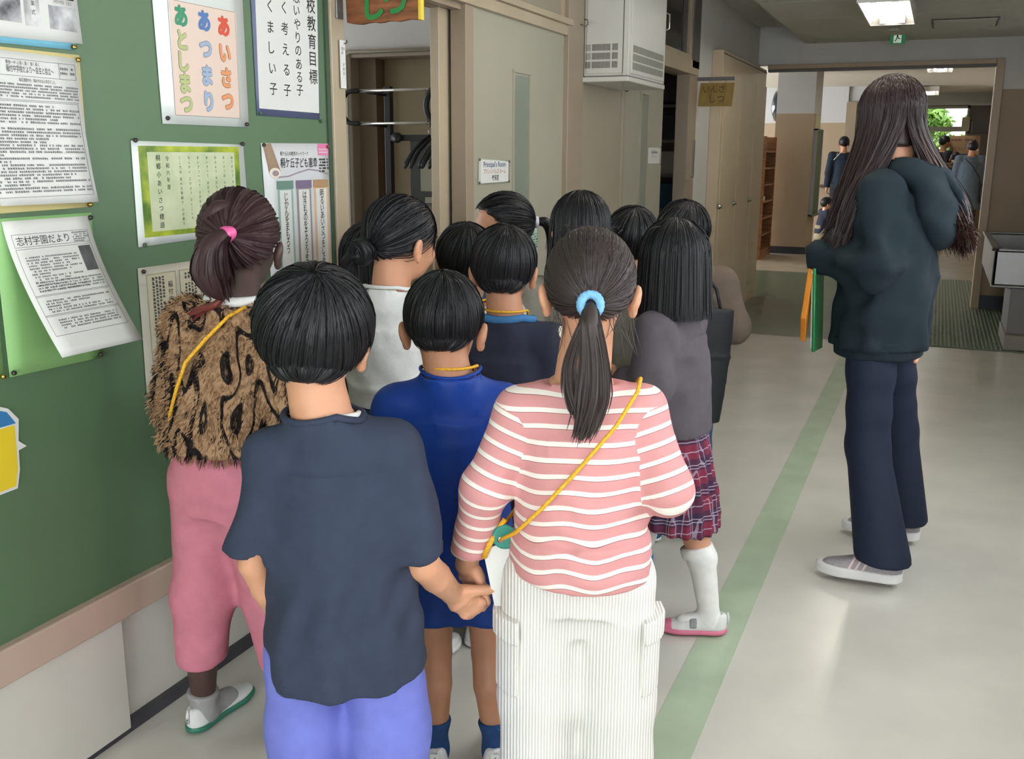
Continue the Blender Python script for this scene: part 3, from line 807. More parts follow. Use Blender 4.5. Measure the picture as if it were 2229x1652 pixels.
_CR = np.array([[x, y, z] for x in (0, 1) for y in (0, 1) for z in (0, 1)])
_ED = [(0, 1), (0, 2), (0, 4), (1, 3), (1, 5), (2, 3), (2, 6), (3, 7), (4, 5), (4, 6), (5, 7), (6, 7)]
def mesh_sdf(s, res):
    lo = s.lo - 2 * res; n = np.ceil((s.hi + 2 * res - lo) / res).astype(int) + 1
    B = 4; nc = (n + B - 1) // B + 1
    g = [lo[i] + res * B * np.arange(nc[i], dtype=f32) for i in range(3)]
    G = np.stack(np.meshgrid(*g, indexing='ij'), -1).reshape(-1, 3).astype(f32)
    cd = s(G).reshape(nc)
    n = (nc - 1) * B + 1
    idx = [np.minimum((np.arange(n[i]) + B // 2) // B, nc[i] - 1) for i in range(3)]
    val = cd[np.ix_(*idx)].astype(f32)
    near = np.abs(val) < res * B * 1.9
    ii = np.argwhere(near)
    val[near] = s((lo + res * ii).astype(f32))
    ins = val < 0
    c = [ins[x:n[0] - 1 + x, y:n[1] - 1 + y, z:n[2] - 1 + z] for x, y, z in _CR]
    tot = sum(x.astype(np.int8) for x in c)
    act = np.argwhere((tot > 0) & (tot < 8))
    if len(act) == 0: return np.zeros((0, 3), f32), np.zeros((0, 4), np.int32)
    cv = np.stack([val[act[:, 0] + x, act[:, 1] + y, act[:, 2] + z] for x, y, z in _CR], 1)
    acc = np.zeros((len(act), 3)); cnt = np.zeros(len(act))
    for a, b in _ED:
        va, vb = cv[:, a], cv[:, b]; m = (va < 0) != (vb < 0)
        t = np.where(m, va / np.where(m, va - vb, 1), 0)
        acc += np.where(m[:, None], _CR[a] + t[:, None] * (_CR[b] - _CR[a]), 0); cnt += m
    V = lo + res * (act + acc / cnt[:, None])
    id3 = -np.ones(n - 1, np.int32); id3[act[:, 0], act[:, 1], act[:, 2]] = np.arange(len(act))
    Q = []
    for ax in range(3):
        o1, o2 = [(1, 2), (2, 0), (0, 1)][ax]
        sl = [slice(None)] * 3; sh = [slice(None)] * 3
        sl[ax] = slice(0, n[ax] - 1); sh[ax] = slice(1, n[ax])
        a = ins[tuple(sl)]; b = ins[tuple(sh)]
        e = np.argwhere(a != b)
        e = e[(e[:, o1] > 0) & (e[:, o2] > 0) & (e[:, o1] < n[o1] - 1) & (e[:, o2] < n[o2] - 1)]
        if not len(e): continue
        fl = a[e[:, 0], e[:, 1], e[:, 2]]
        def at(d1, d2):
            q = e.copy(); q[:, o1] -= d1; q[:, o2] -= d2
            return id3[q[:, 0], q[:, 1], q[:, 2]]
        q = np.stack([at(1, 1), at(0, 1), at(0, 0), at(1, 0)], 1)
        q[~fl] = q[~fl][:, ::-1]
        Q.append(q)
    Q = np.concatenate(Q); Q = Q[(Q >= 0).all(1)]
    return V.astype(f32), Q

def join(parts):
    V = []; Q = []; k = 0
    for v, q in parts:
        V.append(v); Q.append(q + k); k += len(v)
    return np.concatenate(V), np.concatenate(Q)

def relax(V, Q, it, lam=.6):
    a = np.concatenate([Q[:, i] for i in range(4)]); b = np.concatenate([Q[:, (i + 1) % 4] for i in range(4)])
    a, b = np.concatenate([a, b]), np.concatenate([b, a]); n = len(V); cnt = np.maximum(np.bincount(a, minlength=n), 1)
    V = V.astype(np.float64)
    for _ in range(it):
        V = V + lam * (np.stack([np.bincount(a, V[b, i], minlength=n) / cnt for i in range(3)], 1) - V)
    return V.astype(f32)

def sdf_obj(name, s, res, m, parent, attrs=None, soft=0):
    V, Q = mesh_sdf(s, res)
    if soft: V = relax(V, Q, soft)
    at = {k: g(V) for k, g in attrs.items()} if attrs else None
    return np_obj(name, V, Q, m, parent, True, at)

def ribbons(paths, width, out_c, tilt=26, seed=0):
    """paths (N,K,3) -> flat hair ribbons turned away from the centre out_c, each rolled a little"""
    N, K, _ = paths.shape
    t = np.gradient(paths, axis=1); o = paths - np.asarray(out_c)[None, None]
    t = t / (np.linalg.norm(t, axis=2, keepdims=True) + 1e-9)
    side = np.cross(t, o); side /= np.linalg.norm(side, axis=2, keepdims=True) + 1e-9
    an = np.radians(np.random.RandomState(seed + N).normal(size=N) * tilt)[:, None, None]
    side = side * np.cos(an) + np.cross(t, side) * np.sin(an)
    w = np.linspace(1, 1, K); w[-1] = 0.25; w[-2] = 0.8; w[0] = 0.6
    ww = (width if np.ndim(width) == 0 else np.asarray(width)[:, None, None]) * w[None, :, None] / 2
    V = np.stack([paths - side * ww, paths + side * ww], 2).reshape(-1, 3)
    i = (np.arange(N)[:, None] * K + np.arange(K - 1)[None]) * 2
    Q = np.stack([i, i + 1, i + 3, i + 2], -1).reshape(-1, 4)
    return V.astype(f32), Q.astype(np.int32)

def rotm(yaw, pitch, roll=0):
    """head frame: columns right, forward, up; yaw left positive, pitch down positive (degrees)"""
    return np.array(Euler((math.radians(-pitch), math.radians(roll), math.radians(yaw)), 'YXZ').to_matrix(), dtype=f32)

# ================================================================== people
def skin_mat(name, c, rough=0.5):
    return mat(name, c, rough=rough, sss=0.12, var=0.05, vscale=25)
SK = skin_mat('skin_light', (204, 150, 118)); SK2 = skin_mat('skin_tan', (186, 134, 103)); SKD = skin_mat('skin_dark', (74, 54, 49))
def hair_mat(name, c, rough=0.46):
    m = mat(name, c, rough=rough, spec=0.36)
    return m
HB = hair_mat('black_hair', (21, 21, 25)); HBR = hair_mat('dark_brown_hair', (54, 45, 43)); HM = hair_mat('maroon_brown_hair', (44, 31, 31)); HA = hair_mat('maroon_braids', (58, 38, 40), 0.5)
M_eye = mat('eye_white', (226, 222, 216), rough=0.2); M_iris = mat('iris_dark', (30, 22, 18), rough=0.15); M_lip = mat('lips', (180, 110, 98), rough=0.4)

def hand_prims(w, d, n, t, k, curl=(25, 30, 25), thumb=(0.62, 0.75, 0.2), spread=0.0, curls=None, thumb_bend=0.5):
    """palm, five fingers: wrist w, direction d, palm normal n, thumb side t"""
    w = np.array(w, float); d = np.array(d, float); d /= np.linalg.norm(d)
    n = np.array(n, float); n -= d * (n @ d); n /= np.linalg.norm(n); t = np.array(t, float); t -= d * (t @ d) + n * (t @ n); t /= np.linalg.norm(t)
    P = [tube([w - d * 0.012 * k, w + d * 0.03 * k, w + d * 0.074 * k], [(0.021 * k, 0.015 * k), (0.031 * k, 0.0145 * k), (0.032 * k, 0.0115 * k)], t)]
    F = []
    for j, (o, L, r) in enumerate(((0.0235, .056, .0084), (0.008, .064, .0086), (-0.0075, .059, .0082), (-0.0225, .046, .0074))):
        c = curls[j] if curls else curl
        p = w + d * (0.070 - 0.003 * abs(j - 1)) * k + t * o * k
        a = 0.0; dirv = d + t * spread * (1.2 - j) * 0.5
        dirv = dirv / np.linalg.norm(dirv)
        fs = []
        for i, fr in enumerate((0.45, 0.31, 0.24)):
            a += math.radians(c[i]); v = dirv * math.cos(a) + n * math.sin(a)
            q = p + v * L * fr * k * 1.08
            fs.append(cap(p, q, r * k * (1 - 0.08 * i), r * k * (0.92 - 0.08 * i))); p = q
        F.append(U(0.003, *fs)); F.append(ell(w + d * (0.068 - 0.003 * abs(j - 1)) * k + t * o * k - n * .0045 * k, (.0095 * k,) * 3))
    b = w + d * 0.018 * k + t * 0.02 * k
    v = d * thumb[0] + t * thumb[1] + n * thumb[2]; v /= np.linalg.norm(v)
    q = b + v * 0.042 * k; v2 = v * (1 - thumb_bend) + d * thumb_bend; v2 /= np.linalg.norm(v2); q2 = q + v2 * 0.026 * k
    F.append(U(0.006, cap(b, q, 0.0145 * k, 0.0095 * k), cap(q, q2, 0.0098 * k, 0.0078 * k)))
    return U(0.006, P[0], *F)

class Person:
    def __init__(s, label, loc, rz, H, J=None, skin=SK, adult=False, head=(0, 0, 0), hk=None, name='person', group=None):
        s.root = tag(empty(name, (loc[0], loc[1], 0), math.radians(rz)), label, 'person', group)
        s.H = H; s.skin = skin; s.adult = adult
        h = H
        if adult:
            D = dict(pelvis=(0, 0, .52*h), waist=(0, 0, .60*h), chest=(0, 0, .72*h), neck=(0, -.01, .825*h), head=(0, .02, .925*h),
                     shL=(-.105*h, 0, .80*h), shR=(.105*h, 0, .80*h), elL=(-.13*h, -.02, .625*h), elR=(.13*h, -.02, .625*h), wrL=(-.135*h, .03, .485*h), wrR=(.135*h, .03, .485*h),
                     hipL=(-.055*h, 0, .51*h), hipR=(.055*h, 0, .51*h), knL=(-.06*h, .01, .285*h), knR=(.06*h, .01, .285*h), anL=(-.06*h, -.01, .05*h), anR=(.06*h, -.01, .05*h))
        else:
            D = dict(pelvis=(0, 0, .49*h), waist=(0, 0, .58*h), chest=(0, 0, .69*h), neck=(0, -.012, .79*h), head=(0, .008, .908*h),
                     shL=(-.105*h, -.005, .765*h), shR=(.105*h, -.005, .765*h), elL=(-.135*h, -.02, .61*h), elR=(.135*h, -.02, .61*h), wrL=(-.14*h, .03, .47*h), wrR=(.14*h, .03, .47*h),
                     hipL=(-.062*h, 0, .48*h), hipR=(.062*h, 0, .48*h), knL=(-.062*h, .012, .27*h), knR=(.062*h, .012, .27*h), anL=(-.062*h, -.01, .05*h), anR=(.062*h, -.01, .05*h))
        D = {k: np.array(v, float) for k, v in D.items()}
        if J:
            for k, v in J.items(): D[k] = np.array(v, float)
        s.J = D
        s.footyaw = dict(L=4, R=-4)
        s.hk = hk or (1.08 if adult else 1.0)
        s.Rh = rotm(*head); s.hc = D['head'].astype(f32)
        s.body_parts = []
        s.bare = 1.0
    # ---- head frame helpers
    def hp(s, x, y, z): return (s.hc + s.Rh @ (np.array((x, y, z), f32) * s.hk)).astype(f32)
    def build_body(s, arms=True, legs=True, hands=('L', 'R'), res=0.007, hres=0.0042, hand_cfg=None, face=True, leg_r=None, arm_r=None, ear=.9):
        J = s.J; k = s.hk; R = s.Rh; H = s.H
        e = lambda c, r, RR=None: ell(s.hp(*c), np.array(r) * k, R if RR is None else RR)
        nr = 0.0445 * k if not s.adult else 0.050
        cran = e((0, -.012, .018), (.073, .090, .081))
        fc = e((0, .028, -.030), (.057, .062, .072)); jaw = e((0, .045, -.068), (.036, .036, .03))
        nose = cap(s.hp(0, .086, -.006), s.hp(0, .101, -.031), .006 * k, .0105 * k)
        cheeks = [e((sx * .03, .066, -.035), (.022, .022, .024)) for sx in (-1, 1)]
        brow = e((0, .072, .012), (.045, .02, .012)); lips = e((0, .090, -.056), (.016, .008, .006))
        neck = cap(s.hp(0, -.022, -.05), J['neck'] + np.array((0, 0, -.03)), nr, nr * 1.18)
        hd = U(0.02 * k, cran, fc, jaw, neck, *cheeks); hd = U(0.008 * k, hd, nose, brow, lips)
        for sx in (-1, 1):
            Re = R @ np.array(Euler((math.radians(12), math.radians(sx * 10), math.radians(sx * 24))).to_matrix(), dtype=f32)
            c0 = s.hp(sx * .081, -.010, -.026)
            er = ell(c0, np.array((.0095, .0185 * ear, .0305 * ear)) * k, Re)
            dent = ell(s.hp(sx * .0925, -.004, -.022), np.array((.009, .0105, .019)) * k, Re)
            lobe = ell(s.hp(sx * .078, -.004, -.050), np.array((.008, .009, .011)) * k, Re)
            hd = U(0.006 * k, hd, U(0.006, cut(er, dent, 0.004), lobe))
        parts = [mesh_sdf(hd, hres)]
        # trunk, limbs
        lr = leg_r or ((.046*H, .034*H, .021*H) if not s.adult else (.047*H, .031*H, .023*H))
        ar = arm_r or ((.030*H, .0255*H, .0175*H) if not s.adult else (.026*H, .022*H, .016*H))
        tr = tube([J['pelvis'] - np.array((0, 0, .03)), J['waist'], J['chest'], J['neck'] + np.array((0, 0, -.03))], [(.082*H, .06*H), (.075*H, .053*H), (.088*H, .058*H), (.05*H, .04*H)])
        B = [tr, cap(J['shL'], J['shR'], .036*H, .036*H), cap(J['neck'] + np.array((0, 0, .0)), J['chest'], nr, .04)]
        for q in 'LR':
            calf = J['kn'+q]*.68 + J['an'+q]*.32 + np.array((0, -.012, 0))
            a = math.radians(s.footyaw[q]); fw = np.array((-math.sin(a), math.cos(a), 0))
            an = J['an'+q]
            B.append(U(.006, cap(J['hip'+q], J['kn'+q], lr[0], lr[1]*1.0), cap(J['kn'+q], calf, lr[1], lr[1]*1.0), cap(calf, an, lr[1]*.98, lr[2]),
                cap(an + np.array((0, 0, -.02)), an*np.array((1, 1, 0)) + np.array((0, 0, max(.03, an[2]-.035))) + fw*.075*H/1.2, .02*H, .017*H)))
            if arms:
                mid = J['el'+q]*.6 + J['wr'+q]*.4
                B.append(U(.005, cap(J['sh'+q], J['el'+q], ar[0], ar[1]*.96), cap(J['el'+q], mid, ar[1]*.96, ar[1]*.95), cap(mid, J['wr'+q], ar[1]*.95, ar[2])))
        parts.append(mesh_sdf(U(0.018, *B), res))
        if hands:
            for q in hands:
                el, wr = J['el'+q], J['wr'+q]
                cfg = dict(d=wr-el, n=(1 if q == 'L' else -1, 0, 0), t=(0, 1, 0), k=.88*H/1.2 if not s.adult else 1.15)
                if hand_cfg and q in hand_cfg: cfg.update(hand_cfg[q])
                hp = hand_prims(wr, **cfg)
                fa = cap(el*.45 + wr*.55, wr, ar[1]*.95*.75 + ar[2]*.25, ar[2])
                parts.append(mesh_sdf(U(0.007, hp, fa), .0030 if not s.adult else .004))
        V, Q = join(parts)
        s.body = np_obj('body', V, Q, s.skin, s.root)
        if face:
            for sx in (-1, 1):
                c = s.hp(sx * .031, .077, -.006)
                eo = sdf_obj('eye', ell(c, np.array((.0125, .0085, .0055)) * k, R), .0035, M_eye, s.root)
                sdf_obj('iris', ell(s.hp(sx * .031, .0805, -.006), np.array((.0062, .0062, .0056)) * k, R), .003, M_iris, eo)
                sdf_obj('eyebrow', ell(s.hp(sx * .031, .084, .014), np.array((.017, .006, .0028)) * k, R), .003, HB, s.root)
            sdf_obj('mouth', ell(s.hp(0, .0945, -.056), np.array((.019, .006, .0055)) * k, R), .003, M_lip, s.root)
        return s
    # ---- hair
    def hair_cap(s, rad=(.083, .099, .092), c=(0, -.010, .018), zb=None, extra=None, m=HB, res=.0055, nape=None, face_y=.062, face_z=.045, name='hair', seed=0):
        """close-fitting mass of hair; zb = lower edge height as function of forward position"""
        k = s.hk; R = s.Rh; hc = s.hc
        zb = zb or ([-.11, -.07, -.03, .0, .04, .1], [-.075, -.068, -.03, .0, .012, .045])
        base = ell(s.hp(*c), np.array(rad) * k, R)
        fs = [base] + ([extra] if extra is not None else [])
        if nape: fs.append(ell(s.hp(*nape[0]), np.array(nape[1]) * k, R))
        u = U(0.02 * k, *fs)
        def g(P):
            q = (P - hc) @ R / k
            low = (np.interp(q[:, 1], zb[0], zb[1]) - q[:, 2]) * k
            fr = np.minimum(q[:, 1] - face_y, face_z - q[:, 2]) * k
            d = np.maximum(low * .8, fr) + 0.003 * sn(q, 70, 3)
            return -smin(-u(P), -d, 0.012)
        def shaped(P):
            q = (P - hc) @ R / k
            return g(P) + 0.0012 * np.sin(np.arctan2(q[:, 0], -q[:, 1]) * 46 + 3 * sn(q, 12, 9)) + .0045 * sn(q, 22, 13 + seed) * k
        o = sdf_obj(name, S(shaped, u.lo, u.hi), res, m, s.root)
        s.hairobj = o
        return o
    def strands(s, n, rad, c, zb, m, parent=None, pole=(0, -.045, .09), twist=.5, seed=1, width=.0028, jitter=.003, K=8, drop=None, flare=0.0, minlen=.25, face_y=.055, face_z=.05, name='strands', endj=.008, fringe=True, only=None):
        """hair strands running from the crown whorl over the hair surface down to the edge; drop = z (head frame) that long hair hangs to"""
        rd = np.random.RandomState(seed); k = s.hk
        c = np.array(c); rad = np.array(rad)
        a = np.array(pole) / rad; a /= np.linalg.norm(a)
        b = np.cross(a, (1, 0, 0)); b /= np.linalg.norm(b); d = np.cross(a, b)
        M = 40
        th = np.linspace(0.02, 2.7, M)
        ph = rd.uniform(0, 2 * np.pi, n); tw = twist * rd.uniform(.6, 1.2, n)
        pt = ph[:, None] + tw[:, None] * np.exp(-th[None] * 1.8)
        u = np.cos(th)[None, :, None] * a + np.sin(th)[None, :, None] * (np.cos(pt)[..., None] * b + np.sin(pt)[..., None] * d)
        rr = 1 + rd.uniform(-.2, 1, n)[:, None, None] * jitter / rad.mean()
        q = c + u * rad * rr
        if drop is not None:
            zeq = c[2] - .1 * rad[2]
            for i in range(1, M):
                below = q[:, i, 2] < zeq
                prev = q[:, i - 1]; stp = 0.012 + 0 * prev[:, 0]
                nx = prev.copy(); nx[:, 2] -= stp
                hor = nx[:, :2] - c[:2]; hor /= np.linalg.norm(hor, axis=1, keepdims=True) + 1e-6
                nx[:, :2] += hor * flare * 0.012
                q[below, i] = nx[below]
            lim = drop + rd.uniform(-endj, endj, n)[:, None]
            bad = q[:, :, 2] < lim
        else:
            lim = np.interp(q[:, :, 1], zb[0], zb[1]) + rd.uniform(-endj, endj, n)[:, None]
            bad = q[:, :, 2] < lim
        if fringe: bad |= (q[:, :, 1] > face_y) & (q[:, :, 2] < face_z + rd.uniform(-.01, .01, n)[:, None])
        end = np.where(bad.any(1), bad.argmax(1), M - 1)
        st = (rd.uniform(0, 1, n) ** .8 * np.maximum(end - M * minlen * .5, 0) * .8)
        st = np.minimum(st, np.maximum(end - 4, 0))
        x = st[:, None] + (end - st)[:, None] * np.linspace(0, 1, K)[None]
        i0 = np.clip(np.floor(x).astype(int), 0, M - 2); f = np.clip(x - i0, 0, 1)[..., None]
        ar = np.arange(n)[:, None]
        P = q[ar, i0] * (1 - f) + q[ar, i0 + 1] * f
        P += (rd.normal(size=(n, 1, 3)) * .0012) * np.linspace(0, 1, K)[None, :, None]
        keep = (end - st) > 3
        if only is not None: keep &= only(P)
        W = s.hc + (P[keep] * k) @ s.Rh.T
        V, Q = ribbons(W, width * k, s.hp(*c))
        o = np_obj(name, V, Q, m, parent or s.hairobj)
        o['kind'] = 'stuff'
        return o
    def pulled(s, n, tie, rad, c, m, parent=None, seed=2, width=.003, K=9, zlow=-.06, name='strands', bulge=0.0, face=.055, fz=.05):
        """hair combed back over the head to the tie point (head frame)"""
        rd = np.random.RandomState(seed); k = s.hk; c = np.array(c); rad = np.array(rad)
        td = (np.array(tie) - c) / rad; tl = np.linalg.norm(td); td = td / tl
        u = rd.normal(size=(n * 3, 3)); u /= np.linalg.norm(u, axis=1, keepdims=True)
        q = c + u * rad
        ok = (q[:, 2] > zlow + .0 * q[:, 1]) & ~((q[:, 1] > face) & (q[:, 2] < fz)) & (q[:, 2] > np.interp(q[:, 1], [-.1, -.02, .03, .1], [-.09, -.035, .0, .05]))
        u = u[ok][:n]; n = len(u)
        tt = np.linspace(0, 1, K)[None, :, None]
        om = np.arccos(np.clip(u @ td, -1, 1))[:, None, None] + 1e-4
        sl = (np.sin((1 - tt) * om) * u[:, None] + np.sin(tt * om) * td) / np.sin(om)
        r = 1 + (rd.uniform(-.3, 1, n) * .02)[:, None, None] + bulge * np.sin(tt * np.pi)
        r = r + (tl - 1) * np.clip(tt - .8, 0, 1) * 5 * .5
        P = c + sl * rad * r
        W = s.hc + (P * k) @ s.Rh.T
        V, Q = ribbons(W, width * k, s.hp(*c))
        o = np_obj(name, V, Q, m, parent or s.hairobj); o['kind'] = 'stuff'
        return o
    def long_hair(s, n, rails, rad, c, m, seed=1, width=.0036, K=20, spread=.012, name='hair_length', parent=None, pole=(0, .03, .088), lo=0, hi=360):
        """hair from the crown falling past the shoulders; rails: list of (azimuth, mid xyz, tip xyz) in the person frame (0 front, 90 left, 180 back)"""
        rd = np.random.RandomState(seed); k = s.hk; c = np.array(c, float); rad = np.array(rad, float)
        az = rd.uniform(lo, hi, n); rz_ = np.array([r[0] for r in rails], float)
        mid = np.stack([np.interp(az, rz_, [r[1][i] for r in rails]) for i in range(3)], 1) + rd.normal(size=(n, 3)) * spread
        tip = np.stack([np.interp(az, rz_, [r[2][i] for r in rails]) for i in range(3)], 1) + rd.normal(size=(n, 3)) * spread * 1.1
        tip[:, 2] += rd.uniform(-.01, .045, n)
        th0 = rd.uniform(.1, 1.1, n); a = np.radians(az)
        paths = []
        hor = np.stack([-np.sin(a), np.cos(a)], 1)
        def on(th): return np.concatenate([hor * np.sin(th)[:, None], np.cos(th)[:, None]], 1) * rad * (1.01 + rd.uniform(0, .03, (n, 1))) + c
        P0 = [s.hc + (on(th0 + (1.75 - th0) * t) * k) @ s.Rh.T for t in np.linspace(0, 1, 6)]
        e = P0[-1]; tan = np.stack([hor[:, 0] * .0, hor[:, 1] * .0, -np.ones(n)], 1)
        b1 = e + tan * .07
        for t in np.linspace(0, 1, K - 5)[1:]:
            if t < .5:
                u = t / .5; q = (1-u)**2 * e[...] + 2*u*(1-u) * b1 + u*u * mid
            else:
                u = (t - .5) / .5; b2 = mid + (mid - b1) * .45; q = (1-u)**2 * mid + 2*u*(1-u) * b2 + u*u * tip
            P0.append(q)
        P = np.stack(P0, 1)
        V, Q = ribbons(P, width, s.hc + np.array((0, 0, -.15)), seed=seed)
        o = np_obj(name, V, Q, m, parent or s.root); o['kind'] = 'stuff'
        return o
    def tail(s, n, ctrl, r0, r1, m, name='ponytail', seed=4, width=.003, K=14, core=True, parent=None):
        """tail of hair along control points (person frame): list of xyz, start and widest radius"""
        rd = np.random.RandomState(seed); C = np.array(ctrl, float)
        t = np.linspace(0, len(C) - 1, K)
        def cr(tv):
            i = np.clip(np.floor(tv).astype(int), 0, len(C) - 2); f = (tv - i)[:, None]
            p0 = C[np.clip(i - 1, 0, None)]; p1 = C[i]; p2 = C[i + 1]; p3 = C[np.clip(i + 2, None, len(C) - 1)]
            return .5 * ((2 * p1) + (-p0 + p2) * f + (2*p0 - 5*p1 + 4*p2 - p3) * f**2 + (-p0 + 3*p1 - 3*p2 + p3) * f**3)
        ctr = cr(t)
        o2 = rd.normal(size=(n, 2)); o2 /= np.linalg.norm(o2, axis=1, keepdims=True); o2 *= np.sqrt(rd.uniform(.05, 1, (n, 1)))
        x = np.linspace(0, 1, K)
        rad = r0 + (r1 - r0) * np.sin(np.clip(x * 1.25, 0, 1) * np.pi / 2) ** 1.3
        rad = rad * np.interp(x, [0, .7, 1], [1, 1, .45])
        P = ctr[None].repeat(n, 0)
        P[:, :, 0] += o2[:, :1] * rad; P[:, :, 1] += o2[:, 1:] * rad * .8
        P += (rd.normal(size=(n, 1, 3)) * .006) * (x ** 2)[None, :, None]
        L = rd.uniform(.72, 1, n)
        xi = x[None] * L[:, None] * (K - 1); i0 = np.clip(np.floor(xi).astype(int), 0, K - 2); f = (xi - i0)[..., None]
        ar = np.arange(n)[:, None]; P = P[ar, i0] * (1 - f) + P[ar, i0 + 1] * f
        V, Q = ribbons(P, width, ctr.mean(0) + np.array((0, .3, 0)))
        if core:
            rr = [(max(r0 * .7, .004) if i == 0 else rad[i] * .72) for i in range(K)]
            rr[-1] = .004; rr[-2] *= .6
            cs = U(.01, *[cap(ctr[i], ctr[i + 1], rr[i], rr[i + 1]) for i in range(K - 1)])
            V2, Q2 = mesh_sdf(cs, .006); V, Q = join([(V, Q), (V2, Q2)])
        o = np_obj(name, V, Q, m, parent or s.root)
        return o
    # ---- clothes
    def top(s, m, hem, w, d, sleeve=None, sl=(.05, .05), sl_len=.6, neck=(.058, .05), neck_dz=.0, fold=None, fold_amp=.004, res=.0065, name='shirt', sh_r=.045, collar=None, k=.03, hem_n=(0, 0, 1), cuff=None, seed=1, attrs=False, neck_y=.0, hem_c=None, wr_ext=0.0, trap_dz=0.0, tilt=.25, warp=None, soft=3):
        J = s.J; H = s.H
        hemc = np.array(hem_c if hem_c is not None else (J['pelvis'][0], J['pelvis'][1], hem), float)
        low = hemc + np.array((0, 0, -.03))
        nk = J['neck']; shc = (J['shL'] + J['shR']) / 2
        pts = [low, hemc + np.array((0, 0, .02)), J['waist'], J['chest'], shc + np.array((0, 0, -.02)), nk + np.array((0, -.004, -.022))]
        wd = [(w[0], d[0]), (w[0], d[0]), (w[1], d[1]), (w[2], d[2]), (w[3], d[3]), (w[3] * .66, d[3] * .9)]
        torso = tube(pts, wd); bar = cap(J['shL'], J['shR'], sh_r, sh_r)
        trap = [cap(J['sh' + q] + np.array((0, 0, .0)), nk + np.array((sx * .035, 0, -.034 + trap_dz)), sh_r * .92, .036) for sx, q in ((-1, 'L'), (1, 'R'))]
        tor = U(.03, torso, bar, *trap)
        arms = []
        for q in 'LR':
            sh, el, wr = J['sh'+q], J['el'+q], J['wr'+q]
            if sleeve == 'short':
                e = sh + (el - sh) * sl_len; n = el - sh
                a = clip(cap(sh, sh + (el - sh) * (sl_len + .25), sl[0], sl[0] + (sl[1] - sl[0]) * (sl_len + .25) / sl_len), e, n)
                n_ = n / np.linalg.norm(n)
                a = cut(a, cap(e - n_ * .008, e + n_ * .1, sl[1] - .011 - sl[1] * .0, sl[1] - .011), .004)
                arms.append((a, e, n))
            elif sleeve == 'long':
                ax = (wr - el) / np.linalg.norm(wr - el); e = wr + ax * wr_ext
                a = U(.02, cap(sh, el, sl[0], sl[1]), clip(cap(el, e + ax * .05, sl[1], sl[2] if len(sl) > 2 else sl[1] * .75), e, ax))
                if cuff: a = U(.004, a, clip(clip(cap(e - ax * .05, e + ax * .05, cuff), e, ax), e - ax * .035, -ax))
                arms.append((a, e, ax))
        body = U(k, tor, *[a for a, _, _ in arms]) if arms else tor
        nf = fold or (lambda P: 1.6 * (sn(P, 55, seed, (1, 1, .3)) * .65 + sn(P, 95, seed + 1, (1, 1, .6)) * .4))
        body = disp(body, lambda P: fold_amp * nf(P))
        body = clip(body, hemc, -np.array(hem_n, float), .004)
        nc = nk + np.array((0, neck_y, .030 + neck_dz))
        hole = ell(nc, (neck[0] * 1.16, neck[1] * 1.16, .058)); body = cut(body, hole, .006)
        at = None
        if attrs and arms:
            def arm_coord(V):
                best = np.full(len(V), 9.0); xx = np.zeros(len(V))
                for q, (a, e, n) in zip('LR', arms):
                    da = a(V); sh, el, wr = J['sh'+q], J['el'+q], J['wr'+q]
                    L1 = np.linalg.norm(el - sh); d1 = (el - sh) / L1; d2 = (wr - el) / np.linalg.norm(wr - el)
                    s1 = (V - sh) @ d1; s2 = (V - el) @ d2
                    if sleeve == 'long':
                        bend = math.acos(max(-1, min(1, float(d1 @ d2)))) * .028
                        ov = np.maximum(s1 - L1, 0); un = np.maximum(-s2, 0); fr = ov / (ov + un + 1e-6)
                        e1 = np.linalg.norm(V - sh - np.clip(s1, 0, L1)[:, None] * d1, axis=1); e2 = np.linalg.norm(V - el - np.maximum(s2, 0)[:, None] * d2, axis=1)
                        x = np.where((s1 > L1) & (s2 < 0), L1 + bend * fr, np.where(((s2 >= 0) & (e2 <= e1)) | (s1 > L1), L1 + bend + np.maximum(s2, 0), s1))
                    else: x = s1
                    xx = np.where(da < best, x, xx); best = np.minimum(best, da)
                return xx, best
            def sa(V): return 5.0 - arm_coord(V)[0]
            def sel(V): return arm_coord(V)[1] - tor(V)
            def sz(V): return V[:, 2] + (warp(V) if warp else 0)
            at = {'st_z': sz, 'st_a': sa, 'sel': sel}
        o = sdf_obj(name, body, res, m, s.root, at, soft)
        if collar:
            cm, rr = collar
            ang = np.linspace(0, 2 * math.pi, 41); zz = np.linspace(nk[2] - .07, nk[2] + .05, 61)
            pts = []
            for a_ in ang:
                x, y = neck[0] * 1.04 * math.cos(a_), neck[1] * 1.04 * math.sin(a_)
                col_ = np.stack([np.full(61, nk[0] + x), np.full(61, nk[1] + y + neck_y), zz], 1).astype(f32)
                v = tor(col_); ins_ = np.where(v < 0)[0]
                pts.append((col_[ins_[-1]] if len(ins_) else np.array((nk[0] + x, nk[1] + y + neck_y, nk[2] - .03))).astype(float))
            pts = np.array(pts); pz = pts[:-1, 2]; pz = (np.roll(pz, 1) + pz + np.roll(pz, -1) + np.roll(pz, 2) + np.roll(pz, -2)) / 5; pts[:-1, 2] = pz; pts[-1] = pts[0]
            pts = [q + np.array((0, 0, rr * .3)) for q in pts]
            MB().tube(pts, rr, 8, False).build('collar', cm, o, True)
        s.topobj = o
        return o
